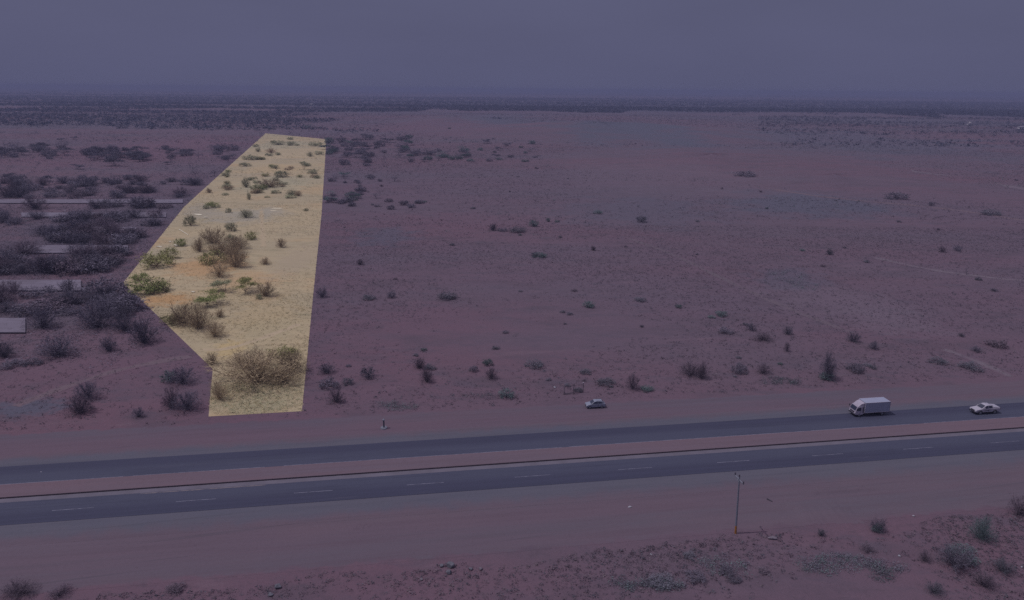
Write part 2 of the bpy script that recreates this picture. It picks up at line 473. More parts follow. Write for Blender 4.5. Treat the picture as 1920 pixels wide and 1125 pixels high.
t, col = shoulder_mat('dirt_verge_soil', (0.096, 0.067, 0.098), (0.083, 0.070, 0.101), (0.104, 0.069, 0.098))
verge_m = t.done(t.mix(t.uvfade(0.07, 0.3, 0.24), col, soil_col(t)))
strip('dirt_verge', 116.3, 129.3, 0.010, verge_m, label='bare dirt verge beyond the highway', n1b=127.2, n0b=116.3)
VC = ((0.096, 0.069, 0.099), (0.084, 0.071, 0.100), (0.104, 0.073, 0.100))
t, col = shoulder_mat('near_verge_soil', *VC)
verge2_m = t.done(t.mix(t.uvfade(0.06, 0.3, 0.24), col, soil_col(t)))
strip('dirt_verge', 82.6, 99.0, 0.010, verge2_m, label='wide bare dirt verge on the near side of the highway', n0b=82.9)
for n0, n1, sd, lb in ((113.6, 120.6, 3, 'bluish gravel edge along the far carriageway'), (93.4, 102.6, 4, 'bluish gravel edge along the near carriageway')):
    t, col = shoulder_mat('gravel_edge', (0.074, 0.073, 0.108), (0.080, 0.076, 0.108), (0.068, 0.069, 0.106))
    t2, vcol = shoulder_mat('unused', VC[0], VC[1], VC[2], t)
    strip('gravel_shoulder', n0, n1, 0.018, t.done(t.mix(t.uvfade(0.42, 0.3, 0.5), col, vcol)), label=lb)
AD, AL = (0.036, 0.037, 0.070), (0.050, 0.053, 0.090)
m_far = asphalt_mat('far_asphalt', AD, AL, 112.8, 115.0)
m_near = asphalt_mat('near_asphalt', AD, AL, 103.2, 100.6)
def road_slab(name, n0, n1, z, mat, label):
    o = strip(name, n0, n1, z, mat, label=label)
    return o
road_slab('road', 110.55, 116.65, 0.05, m_far, 'far carriageway of the highway, dark worn asphalt')
road_slab('road', 98.85, 105.75, 0.05, m_near, 'near carriageway of the highway, dark worn asphalt')
strip('road_shoulder', 105.1, 106.3, 0.055, simple('dusty_asphalt', (0.098, 0.088, 0.125), vary=0.12, scale=0.4), label='dusty strip of asphalt along the kerb')
# raised median with a kerb face towards the near carriageway
mv, mf = [], []
k = 95
for i in range(k + 1):
    s = -420 + 940 * i / k
    for n, z in ((106.25, 0.02), (106.28, 0.24), (106.40, 0.25), (110.45, 0.16), (110.52, 0.03)): mv.append(road(s, n, z))
mi = []
for i in range(k):
    for j in range(4):
        a = i * 5 + j
        mf.append((a, a + 5, a + 6, a + 1)); mi.append(1 if j < 2 else 0)
t, col = shoulder_mat('median_soil', (0.112, 0.078, 0.106), (0.102, 0.078, 0.110), (0.117, 0.078, 0.106))
tag(mesh_obj('median_strip', mv, mf, [t.done(col), simple('dark_kerb', (0.040, 0.030, 0.046), vary=0.2)], midx=mi),
    'raised earth median with dark kerb between the carriageways', kind='structure')

# painted lines
def worn_paint(name, c):
    t = NT(name)
    return t.done(t.mix(t.noise(0.9, 5, 0.7, None, 0.4, 0.62), c, (0.058, 0.058, 0.094), k=0.75))
paint = worn_paint('worn_white_paint', (0.148, 0.147, 0.214))
paint_y = worn_paint('worn_cream_paint', (0.19, 0.155, 0.175))
pv, pf, pi_ = [], [], []
def line(s0, s1, n, w, m, z=0.058):
    b = len(pv)
    pv.extend([road(s0, n - w / 2, z), road(s1, n - w / 2, z), road(s1, n + w / 2, z), road(s0, n + w / 2, z)])
    pf.append((b, b + 1, b + 2, b + 3)); pi_.append(m)
rng = random.Random(5)
for i in range(-16, 24):
    s = -17.8 + 17.2 * i
    line(s, s + 5.8, 101.85, 0.12, 0)
s = -420
while s < 500:
    l = rng.uniform(6, 16)
    line(s, s + l * (1.0 if rng.random() < 0.93 else 0.8), 110.68, 0.15, 0); s += l
line(-41, -22.5, 104.9, 0.15, 1, 0.062)
tag(mesh_obj('road_markings', pv, pf, [paint, paint_y], midx=pi_), 'worn painted dashes and edge lines on the highway', kind='structure')

# dirt tracks
def track(px, w0, w1, zoff, fadew=0.3):
    pts = [G(u, v) for u, v in px]
    dense = []
    for a, b in zip(pts[:-1], pts[1:]):
        n = max(2, int((b - a).length / 8))
        for i in range(n): dense.append(a.lerp(b, i / n))
    dense.append(pts[-1])
    for _ in range(6):
        dense = [dense[0]] + [(dense[i - 1] + dense[i] * 2 + dense[i + 1]) / 4 for i in range(1, len(dense) - 1)] + [dense[-1]]
    v, f_, uvs = [], [], []
    for i, p in enumerate(dense):
        d = (dense[min(i + 1, len(dense) - 1)] - dense[max(i - 1, 0)]).normalized()
        nn = Vector((-d.y, d.x, 0)); q = i / (len(dense) - 1); w = w0 + (w1 - w0) * q
        for s_, u_ in ((-1, 0), (1, 1)):
            pp = p + nn * (s_ * w / 2); v.append((pp.x, pp.y, zoff)); uvs.append((q, u_))
    for i in range(len(dense) - 1): f_.append((2 * i, 2 * i + 1, 2 * i + 3, 2 * i + 2))
    return v, f_, uvs
def track_obj(px, w0, w1, zoff, mat, label):
    v, f_, uvs = track(px, w0, w1, zoff)
    o = mesh_obj('dirt_track', v, f_, mat)
    ul = o.data.uv_layers.new(name='UVMap')
    for lp in o.data.loops: ul.data[lp.index].uv = uvs[lp.vertex_index]
    tag(o, label, kind='structure')
def track_mat(name, c, amp=0.9, under=soil_col):
    t = NT(name)
    n = t.noise(0.5, 5, 0.65, None, 0.3, 0.75)
    cc = t.mix(n, c, tuple(x * 0.85 for x in c))
    return t.done(t.mix(t.uvfade(0.45, 0.12, amp), cc, under(t)))
tm = track_mat('track_dust', (0.122, 0.095, 0.128), 1.2); tmo = track_mat('track_dust_warm', (0.116, 0.082, 0.108), 1.3)
track_obj([(1505, 287), (1580, 300), (1640, 310), (1760, 328), (1850, 342), (1990, 366)], 15, 13, 0.02, tm, 'pale straight dirt track crossing the plain at the far right')
track_obj([(1230, 300), (1330, 306), (1430, 317), (1560, 325), (1760, 332)], 10, 8, 0.02, tmo, 'thin reddish dirt track on the right of the plain')
track_obj([(1400, 345), (1490, 362), (1560, 372), (1660, 380), (1790, 392), (1990, 425)], 7, 6, 0.022, tmo, 'faint curving dirt track right of the low rise')
track_obj([(1770, 655), (1815, 670), (1850, 684), (1895, 706)], 2.6, 3, 0.02, tm, 'pale double track joining the verge at the right')
track_obj([(1180, 448), (1230, 462), (1290, 490), (1390, 540), (1500, 590), (1600, 625)], 3.0, 2.6, 0.02, track_mat('faint_track_dust', (0.102, 0.077, 0.105), 1.3), 'faint diagonal wheel track over the plain right of centre')
track_obj([(30, 762), (90, 735), (170, 706), (260, 683), (335, 671), (360, 668)], 3.2, 3.0, 0.02, tmo, 'pale wheel track left of the sandy plot')
track_obj([(1640, 483), (1760, 512), (1850, 520), (1960, 530)], 4, 4, 0.02, tm, 'thin pale track near the right edge')
track_obj([(380, 655), (400, 662), (440, 652), (500, 634), (560, 608)], 3.0, 3.0, 0.03, track_mat('plot_track_dust', (0.35, 0.28, 0.205), under=plot_col), 'pale wheel track crossing the sandy plot')
track_obj([(490, 395), (492, 425), (494, 462)], 3.0, 3.0, 0.03, track_mat('plot_track_dust', (0.35, 0.28, 0.20), under=plot_col), 'short pale track along the sandy plot')

# ------------------------------------------------------------------ stuff: tufts, scrub and far woods
nrng = np.random.default_rng(11)
def vnoise(x, y, scale, seed):
    """smooth value noise on arrays, 0..1"""
    r = np.random.default_rng(seed).random((256, 256))
    xs, ys = x * scale, y * scale
    xi, yi = np.floor(xs).astype(int), np.floor(ys).astype(int)
    fx, fy = xs - xi, ys - yi
    fx, fy = fx * fx * (3 - 2 * fx), fy * fy * (3 - 2 * fy)
    g = lambda a, b: r[a % 256, b % 256]
    return (g(xi, yi) * (1 - fx) + g(xi + 1, yi) * fx) * (1 - fy) + (g(xi, yi + 1) * (1 - fx) + g(xi + 1, yi + 1) * fx) * fy
def fbm(x, y, scale, seed):
    return (vnoise(x, y, scale, seed) + 0.5 * vnoise(x, y, scale * 2.1, seed + 1) + 0.25 * vnoise(x, y, scale * 4.3, seed + 2)) / 1.75

PLX = np.array([p.x for p in PLOT]); PLY = np.array([p.y for p in PLOT])
def in_plot_np(x, y):
    c = np.zeros(len(x), bool)
    n = len(PLX)
    for i in range(n):
        ax, ay, bx, by = PLX[i], PLY[i], PLX[(i + 1) % n], PLY[(i + 1) % n]
        hit = ((ay > y) != (by > y)) & (x < (bx - ax) * (y - ay) / (by - ay + 1e-9) + ax)
        c ^= hit
    return c
def road_n(x, y): return x * RN.x + y * RN.y
def road_s(x, y): return x * RD.x + y * RD.y

def clump_mesh(x, y, w, h, k, flat=False, tri=0.55, z0=0.0):
    """k small triangles spread through each plant's dome"""
    n = len(x)
    a = nrng.random((n, k)) * 2 * np.pi
    rr = np.sqrt(nrng.random((n, k))) * 0.5
    zz = nrng.random((n, k)) * np.sqrt(np.clip(1 - (rr / 0.5) ** 2, 0.05, 1))
    cx = x[:, None] + np.cos(a) * rr * w[:, None]
    cy = y[:, None] + np.sin(a) * rr * w[:, None]
    cz = z0 + zz * h[:, None]
    c = np.stack([cx, cy, cz], -1).reshape(-1, 3)
    sz = (np.repeat(w, k) * tri * nrng.uniform(0.5, 1.1, n * k))[:, None]
    hs = np.repeat(np.minimum(h / w, 1.0), k)[:, None]
    vs = []
    for i in range(3):
        d = nrng.normal(size=(n * k, 3)); d /= np.linalg.norm(d, axis=1, keepdims=True) + 1e-9
        d[:, 2] = d[:, 2] * hs[:, 0]
        vs.append(c + d * sz * 0.5)
    v = np.stack(vs, 1).reshape(-1, 3)
    v[:, 2] = np.maximum(v[:, 2], 0.0)
    f_ = np.arange(len(v)).reshape(-1, 3)
    return v, f_

def scatter_field(y0, y1, count, spread=0.86):
    y = np.sqrt(nrng.random(count) * (y1 ** 2 - y0 ** 2) + y0 ** 2)
    x = (nrng.random(count) * 2 - 1) * (y * spread + 20)
    return x, y

def scrub(name, label, y0, y1, count, wr, hr, k, mats, thr, nscale, seed, cond=None, tri=0.55):
    x, y = scatter_field(y0, y1, count)
    dens = fbm(x * 0.5, y, nscale, seed)
    keep = dens + nrng.uniform(-0.12, 0.12, count) > thr
    rn = road_n(x, y)
    keep &= (rn < 82.6) | (rn > 129.0)
    if cond is not None: keep &= cond(x, y)
    x, y = x[keep], y[keep]
    u = nrng.random(len(x)) ** 2
    w = wr[0] + (wr[1] - wr[0]) * u
    h = w * nrng.uniform(hr[0], hr[1], len(x))
    v, f_ = clump_mesh(x, y, w, h, k, tri=tri)
    mi = np.repeat(nrng.integers(0, len(mats), len(x)), k)
    o = mesh_obj(name, v, f_, mats, midx=mi)
    return tag(o, label, kind='stuff')

out_plot = lambda x, y: ~in_plot_np(x, y)
M['tuft_dark'] = leafy('dark_tuft', (0.052, 0.042, 0.062), 0.2); M['tuft_mauve'] = leafy('mauve_tuft', (0.066, 0.048, 0.070), 0.2)
M['tuft_grey'] = leafy('grey_tuft', (0.066, 0.064, 0.092), 0.2); M['tuft_pale'] = leafy('pale_tuft', (0.135, 0.108, 0.138), 0.2)
M['plot_tuft'] = leafy('brown_tuft', (0.175, 0.135, 0.085), 0.2); M['plot_tuft_olive'] = leafy('olive_tuft', (0.165, 0.155, 0.092), 0.2)
OUT_M = [M['tuft_mauve'], M['tuft_mauve'], M['tuft_dark'], M['tuft_grey'], M['tuft_grey'], M['tuft_pale']]
BANK_M = [M['tuft_mauve'], M['tuft_grey'], M['leaf_mauve'], M['leaf_mauve'], M['leaf_grey'], M['tuft_pale']]
def fg(x, y): return road_n(x, y) < 82.6 - 7 * np.clip(fbm(x, y, 0.06, 19) - 0.25, 0, 1)
def beyond(x, y): return (road_n(x, y) > 129.3) & out_plot(x, y)
scrub('scrub_tufts', 'tiny dry mauve tufts covering the near bank', 68, 100, 60000, (0.12, 0.9), (0.35, 0.65), 12, BANK_M, 0.37, 0.04, 21, fg, 0.45)
scrub('scrub_tufts', 'low dry tufts scattered over the plain beyond the verge', 118, 330, 110000, (0.2, 1.1), (0.35, 0.65), 8, OUT_M, 0.42, 0.03, 31, beyond, 0.5)
scrub('scrub_tufts', 'low dry tufts dotting the middle of the plain', 330, 800, 110000, (0.4, 2.0), (0.35, 0.6), 7, OUT_M, 0.44, 0.013, 41, beyond, 0.5)
scrub('distant_scrub', 'distant dark bushes dotting the far plain', 800, 1900, 52000, (1.0, 5.0), (0.4, 0.6), 9, OUT_M[1:5] + [M['wood_dark']], 0.42, 0.007, 51, beyond, 0.5)

SLABS = [(-60, 343, 375.0, 382.0), (40, 312, 400.0, 408.0), (118, 256, 427.0, 437.0), (44, 240, 462.0, 476.0), (-60, 152, 527.0, 547.0), (-80, 48, 599.0, 626.0)]
def off_slabs(x, y):
    ok = np.ones(len(x), bool)
    for u0, u1, vt, vb in SLABS:
        a, b, c = G(u0, vb + 5), G(u1, vb + 5), G((u0 + u1) / 2, vt - 1)
        q = (u0 + (u1 - u0) * 0.75 if u1 < 300 else u1)
        ok &= ~((x > a.x) & (x < G(q, vb).x) & (y > min(a.y, b.y)) & (y < c.y))
    return ok
THX = np.array([G(u, v).x for u, v in [(-60, 345), (380, 345), (231, 530), (318, 612), (200, 690), (-60, 690)]])
THY = np.array([G(u, v).y for u, v in [(-60, 345), (380, 345), (231, 530), (318, 612), (200, 690), (-60, 690)]])
def in_thicket(x, y):
    c = np.zeros(len(x), bool)
    for i in range(len(THX)):
        ax, ay, bx, by = THX[i], THY[i], THX[(i + 1) % len(THX)], THY[(i + 1) % len(THX)]
        c ^= ((ay > y) != (by > y)) & (x < (bx - ax) * (y - ay) / (by - ay + 1e-9) + ax)
    return c & out_plot(x, y)
scrub('thicket_scrub', 'low dark scrub filling the thicket left of the sandy plot', 140, 480, 120000, (0.6, 2.4), (0.35, 0.55), 14, [M['leaf_dark'], M['leaf_dark'], M['leaf_mauve'], M['leaf_mauve']], 0.36, 0.06, 131, lambda x, y: in_thicket(x, y) & off_slabs(x, y), 0.3)
scrub('thicket_scrub', 'dark bushes merging into rows on red soil at the far left', 430, 1000, 26000, (1.2, 4.5), (0.35, 0.55), 14, [M['leaf_dark'], M['wood_dark']], 0.49, 0.016, 137, lambda x, y: out_plot(x, y) & (x < -0.13 * y), 0.3)
scrub('scrub_tufts', 'fine dense tufts in patches on the plain beyond the verge', 128, 330, 90000, (0.2, 0.6), (0.4, 0.7), 8, OUT_M, 0.52, 0.02, 141, beyond, 0.5)
scrub('scrub_tufts', 'dull bushes gathered in loose patches across the plain', 300, 1000, 30000, (0.9, 3.0), (0.35, 0.55), 10, [M['leaf_dark'], M['leaf_grey'], M['leaf_teal']], 0.56, 0.012, 151, beyond, 0.4)
# dense grey scrub carpets
def carpet(px, label, n, wr=(0.5, 1.4), mats=None):
    pts = [G(u, v) for u, v in px]
    xs = [p.x for p in pts]; ys = [p.y for p in pts]
    x = nrng.uniform(min(xs), max(xs), n); y = nrng.uniform(min(ys), max(ys), n)
    cx, cy = (min(xs) + max(xs)) / 2, (min(ys) + max(ys)) / 2
    e = ((x - cx) / ((max(xs) - min(xs)) / 2)) ** 2 + ((y - cy) / ((max(ys) - min(ys)) / 2)) ** 2
    keep = (e < 1) & (fbm(x, y, 0.25, 77) + nrng.uniform(-0.1, 0.1, n) > 0.42 + 0.2 * e)
    rn = road_n(x, y); keep &= (rn < 82.2) | (rn > 129.6)
    x, y = x[keep], y[keep]
    w = nrng.uniform(*wr, len(x)); h = w * nrng.uniform(0.4, 0.7, len(x))
    v, f_ = clump_mesh(x, y, w, h, 22, tri=0.22)
    mats = mats or [M['leaf_grey'], M['leaf_dark'], M['leaf_teal']]
    o = mesh_obj('ground_scrub', v, f_, mats, midx=np.repeat(nrng.integers(0, len(mats), len(x)), 22))
    tag(o, label, kind='stuff')
carpet([(1130, 1085), (1290, 1110)], 'grey low scrub carpet at the bottom centre right', 500)
carpet([(1460, 1040), (1720, 1080)], 'grey low scrub carpet right of the utility pole', 900)
carpet([(1600, 1060), (1700, 1100)], 'grey scrub patch near the bottom right bushes', 260)
carpet([(1300, 1040), (1420, 1090)], 'grey scrub patch below the utility pole', 350)
carpet([(1410, 705), (1520, 725)], 'dull green low scrub along the far verge', 500, mats=[M['leaf_teal'], M['leaf_dark'], M['leaf_grey']])
carpet([(700, 752), (800, 772)], 'dull low scrub on the far verge edge left of centre', 260, mats=[M['leaf_teal'], M['leaf_mauve']])
carpet([(845, 735), (960, 755)], 'low mauve scrub on the far verge edge at the centre', 300)
carpet([(1420, 505), (1560, 545)], 'grey stony scrub on the right of the plain', 700, (0.6, 1.6))
carpet([(880, 620), (980, 640)], 'low grey scrub patch in the middle of the plain', 300)

# plants on the plot too small to count
scrub('dry_grass', 'small dry brown and olive tufts on the sandy plot', 125, 420, 150000, (0.2, 0.95), (0.35, 0.7), 9,
      [M['plot_tuft'], M['plot_tuft_olive'], M['plot_tuft_olive'], M['leaf_brown']], 0.41, 0.045, 61, in_plot_np, 0.45)
scrub('dry_grass', 'sage tufts on the far half of the sandy plot', 420, 1000, 90000, (0.5, 2.2), (0.35, 0.6), 9,
      [M['plot_tuft_olive'], M['leaf_sage'], M['plot_tuft'], M['leaf_olive']], 0.40, 0.015, 66, in_plot_np, 0.45)
straw = leafy('straw_grass', (0.385, 0.30, 0.155), 0.2)
scrub('straw_grass', 'yellow straw grass at the front of the sandy plot', 125, 210, 70000, (0.3, 0.9), (0.3, 0.6), 10,
      [straw, straw, M['plot_tuft'], M['plot_tuft_olive']], 0.47, 0.05, 71, in_plot_np, 0.4)
scrub('straw_grass', 'grey yellow grass along the front edge of the sandy plot', 125, 140, 50000, (0.3, 0.9), (0.3, 0.6), 10,
      [leafy('pale_grass', (0.40, 0.34, 0.21), 0.2), M['leaf_sage'], M['leaf_sage'], M['leaf_brown']], 0.40, 0.08, 75, in_plot_np, 0.4)

# far woods: bands of small crowns too many to count
def wood(label, y0, y1, count, thr, nscale, seed, wr=(4, 9), stretch=0.25, xcond=None):
    x = (nrng.random(count) * 2 - 1) * (y1 * 0.82); y = nrng.uniform(y0, y1, count)
    keep = (np.abs(x) < y * 0.82) & (fbm(x * stretch, y, nscale, seed) + nrng.uniform(-0.06, 0.06, count) > thr)
    if xcond is not None: keep &= xcond(x, y)
    keep &= ~in_plot_np(x, y)
    x, y = x[keep], y[keep]
    w = nrng.uniform(*wr, len(x)); h = w * nrng.uniform(0.45, 0.7, len(x))
    v, f_ = clump_mesh(x, y, w, h, 12, tri=0.5)
    tag(mesh_obj('far_wood', v, f_, [M['wood_dark'], M['wood_dark'], M['leaf_teal']], midx=np.repeat(nrng.integers(0, 2, len(x)), 12)), label, kind='stuff')
wood('dark thorn wood belt across the plain under the horizon', 1480, 2800, 60000, 0.37, 0.006, 81, (5, 13), 0.25, lambda x, y: (y > 1480 + 900 * fbm(x, y * 0.3, 0.0035, 84)) & ~((x > -250) & (x < 1050) & (y < 1750 + 700 * fbm(x, y * 0.2, 0.005, 86))))
wood('farther dark woods fading into haze', 2800, 5200, 42000, 0.38, 0.0022, 85, (8, 16), 0.15)
wood('farthest faint woods near the horizon', 5200, 9500, 14000, 0.46, 0.0012, 88, (14, 26), 0.12)
wood('dark thorn wood on the left of the plain', 880, 1900, 34000, 0.38, 0.0055, 91, (4, 10), 0.2, lambda x, y: (x < (0.12 - 0.62 * fbm(x, y, 0.004, 97)) * y) & (y > 880 + 420 * fbm(x, y * 0.3, 0.006, 93)))
wood('scattered dark trees at the far right of the plain', 850, 1900, 16000, 0.47, 0.011, 95, (4, 8), 0.3, lambda x, y: x > 0.33 * y)
#PART2
# ------------------------------------------------------------------ plants one can count
def grow(kind, seed):
    """unit-width plant: (branches verts, faces), (crown verts, faces), height"""
    rg = random.Random(seed)
    bv, bf, cv, cf = [], [], [], []
    def seg(a, b, r0, r1):
        d = (b - a).normalized()
        x = d.orthogonal().normalized(); y = d.cross(x)
        o_ = len(bv)
        for q, r in ((a, r0), (b, r1)):
            for k in range(3):
                t_ = 2 * math.pi * k / 3
                bv.append(q + x * (math.cos(t_) * r) + y * (math.sin(t_) * r))
        for k in range(3):
            j = (k + 1) % 3
            bf.append((o_ + k, o_ + j, o_ + 3 + j, o_ + 3 + k))
    def spike(a, b, w):
        d = (b - a); x = d.cross(Vector((rg.gauss(0, 1), rg.gauss(0, 1), rg.gauss(0, 1)))).normalized() * w
        o_ = len(cv); cv.extend([a - x, a + x, b]); cf.append((o_, o_ + 1, o_ + 2))
    def fleck(c, s):
        o_ = len(cv)
        for _ in range(3):
            cv.append(c + Vector((rg.gauss(0, s), rg.gauss(0, s), rg.gauss(0, s * 0.7))))
        cf.append((o_, o_ + 1, o_ + 2))
    def jit(d, a):
        return (d + Vector((rg.gauss(0, a), rg.gauss(0, a), rg.gauss(0, a)))).normalized()
    if kind == 'bare':
        ht = 0.62
        for i in range(rg.randint(15, 20)):
            az = rg.random() * 6.283; tilt = rg.uniform(0.12, 1.15)
            d = Vector((math.cos(az) * math.sin(tilt), math.sin(az) * math.sin(tilt), math.cos(tilt)))
            a = Vector((rg.gauss(0, 0.03), rg.gauss(0, 0.03), 0))
            L = rg.uniform(0.42, 0.62)
            p = a; n = 3
            for k in range(n):
                d = (d + Vector((0, 0, 0.10)) + Vector((rg.gauss(0, .1), rg.gauss(0, .1), rg.gauss(0, .06)))).normalized()
                q = p + d * (L / n)
                seg(p, q, 0.0065 * (1 - k / n * 0.7), 0.0065 * (1 - (k + 1) / n * 0.7))
                for _ in range(6):
                    s_ = p.lerp(q, rg.random()); d2 = jit(d, 0.45); l2 = rg.uniform(0.10, 0.24) * (0.6 + 0.5 * k / n)
                    e2 = s_ + d2 * l2
                    if e2.z < 0.02: continue
                    spike(s_, e2, 0.0036)
                    for _ in range(8):
                        s3 = s_.lerp(e2, rg.uniform(0.2, 1)); spike(s3, s3 + jit(d2, 0.6) * rg.uniform(0.04, 0.11), 0.0030)
                p = q
        for i in range(2600):
            az = rg.random() * 6.283; u_ = rg.random() ** 0.6; tl = math.acos(rg.uniform(0.05, 1.0)); r = 0.5 * u_
            c = Vector((math.cos(az) * math.sin(tl) * r, math.sin(az) * math.sin(tl) * r, math.cos(tl) * r * 1.15))
            if c.z < 0.04: continue
            spike(c, c + jit((c + Vector((0, 0, .06))).normalized(), 0.5) * rg.uniform(0.03, 0.09), 0.0034)
    elif kind == 'dense':
        ht = 0.55
        for i in range(9):
            az = rg.random() * 6.283; tilt = rg.uniform(0.2, 1.2)
            d = Vector((math.cos(az) * math.sin(tilt), math.sin(az) * math.sin(tilt), math.cos(tilt)))
            seg(Vector((0, 0, 0)), d * 0.35, 0.012, 0.004)
        for i in range(44):
            az = rg.random() * 6.283; r = math.sqrt(rg.random()) * 0.42
            z = rg.uniform(0.10, 1) * 0.46 * math.sqrt(max(0.1, 1 - (r / 0.52) ** 2))
            c = Vector((math.cos(az) * r, math.sin(az) * r, z)); s = rg.uniform(0.04, 0.085)
            for _ in range(38):
                q = c + Vector((rg.gauss(0, s), rg.gauss(0, s), rg.gauss(0, s * 0.7)))
                if q.z > 0.01: fleck(q, 0.020)
            for _ in range(4):
                spike(c, c + jit(Vector((c.x, c.y, 0.35)).normalized(), 0.4) * rg.uniform(0.08, 0.16), 0.005)
    elif kind == 'flat':
        ht = 0.62
        for i in range(rg.randint(4, 6)):
            az = rg.random() * 6.283; tilt = rg.uniform(0.35, 0.95)
            d = Vector((math.cos(az) * math.sin(tilt), math.sin(az) * math.sin(tilt), math.cos(tilt)))
            p = Vector((rg.gauss(0, 0.015), rg.gauss(0, 0.015), 0))
            for k in range(3):
                d = jit(d, 0.16); q = p + d * 0.17
                seg(p, q, 0.012 * (1 - k * .25), 0.012 * (1 - (k + 1) * .25))
                if k:
                    for _ in range(4):
                        e2 = q + jit(d, 0.5) * rg.uniform(0.1, 0.2); spike(q, e2, 0.006)
                p = q
            for _ in range(15):
                c = p + Vector((rg.gauss(0, 0.13), rg.gauss(0, 0.12), rg.gauss(0.0, 0.03)))
                c.z = min(max(c.z, 0.30), 0.55) + 0.05 * rg.random()
                for _ in range(42):
                    fleck(c + Vector((rg.gauss(0, .06), rg.gauss(0, .06), rg.gauss(0, .025))), 0.016)
    else:                                                # 'tree'
        ht = 0.95
        p = Vector((0, 0, 0)); d = Vector((rg.gauss(0, .08), rg.gauss(0, .08), 1)).normalized()
        for k in range(3):
            q = p + d * 0.13; seg(p, q, 0.03 - 0.006 * k, 0.024 - 0.006 * k); d = jit(d, 0.12); p = q
        for i in range(8):
            d2 = jit(Vector((rg.gauss(0, .7), rg.gauss(0, .7), 0.8)).normalized(), 0.2); seg(p * rg.uniform(0.6, 1), p + d2 * 0.32, 0.011, 0.004)
        for i in range(30):
            az = rg.random() * 6.283; r = math.sqrt(rg.random()) * 0.40
            z = 0.34 + rg.uniform(0.0, 1) * 0.5 * math.sqrt(max(0.1, 1 - (r / 0.5) ** 2))
            c = Vector((math.cos(az) * r, math.sin(az) * r, z)); s = rg.uniform(0.045, 0.09)
            for _ in range(34):
                fleck(c + Vector((rg.gauss(0, s), rg.gauss(0, s), rg.gauss(0, s * 0.7))), 0.016)
    return (bv, bf), (cv, cf), ht

PAL = {'D': ('twig', 'leaf_dark'), 'M': ('twig', 'leaf_mauve'), 'T': ('twig', 'leaf_teal'), 'G': ('twig', 'leaf_grey'),
       'B': ('twig_brown', 'leaf_brown'), 'O': ('twig_brown', 'leaf_olive'), 'V': ('twig_brown', 'leaf_green'), 'S': ('twig_brown', 'leaf_sage')}
_shape, _mesh = {}, {}
def plant_meshes(kind, pal, var):
    key = (kind, pal, var)
    if key not in _mesh:
        if (kind, var) not in _shape: _shape[(kind, var)] = grow(kind, 1000 + 37 * var + len(kind) * 7)
        (bv, bf), (cv, cf), ht = _shape[(kind, var)]
        mb = bpy.data.meshes.new('branches'); mb.from_pydata([tuple(v) for v in bv], [], bf); mb.materials.append(M[PAL[pal][0]])
        mc = bpy.data.meshes.new('crown'); mc.from_pydata([tuple(v) for v in cv], [], cf); mc.materials.append(M[PAL[pal][1]])
        o_ = len(bv)
        mj = bpy.data.meshes.new('whole'); mj.from_pydata([tuple(v) for v in bv + cv], [], bf + [tuple(i + o_ for i in q) for q in cf])
        mj.materials.append(M[PAL[pal][0]]); mj.materials.append(M[PAL[pal][1]])
        mj.polygons.foreach_set('material_index', np.array([0] * len(bf) + [1] * len(cf), dtype=np.int32))
        _mesh[key] = (mb, mc, mj, ht)
    return _mesh[key]
NAMES = {'bare': ('thorn_bush', 'bush'), 'dense': ('shrub', 'shrub'), 'flat': ('acacia_tree', 'tree'), 'tree': ('thorn_tree', 'tree')}
prng = random.Random(99)
def plant(u, v, w, h, kind, pal, label, group=None, name=None, cat=None):
    p = G(u, v); s = ppm(p)
    W = w / s
    el = math.atan2(CAM_H, p.length)
    Hm = (h / s - 0.45 * W * math.sin(el)) / math.cos(el)
    Hm = min(max(Hm, 0.32 * W), 1.5 * W)
    p = p + p.normalized() * (W * 0.22)
    mb, mc, mj, ht = plant_meshes(kind, pal, prng.randrange(5))
    nm, ct = NAMES[kind]
    nm, ct = name or nm, cat or ct
    rz = prng.random() * 6.283
    sc = (W, W, Hm / ht)
    if w >= 17:
        o = empty(nm, p, rz); o.scale = sc
        for part, me in (('branches', mb), ('crown', mc)):
            c = bpy.data.objects.new(part, me); COL.objects.link(c); c.parent = o
    else:
        o = bpy.data.objects.new(nm, mj); COL.objects.link(o)
        o.location, o.scale, o.rotation_euler = p, sc, (0, 0, rz)
    return tag(o, label, ct, group)

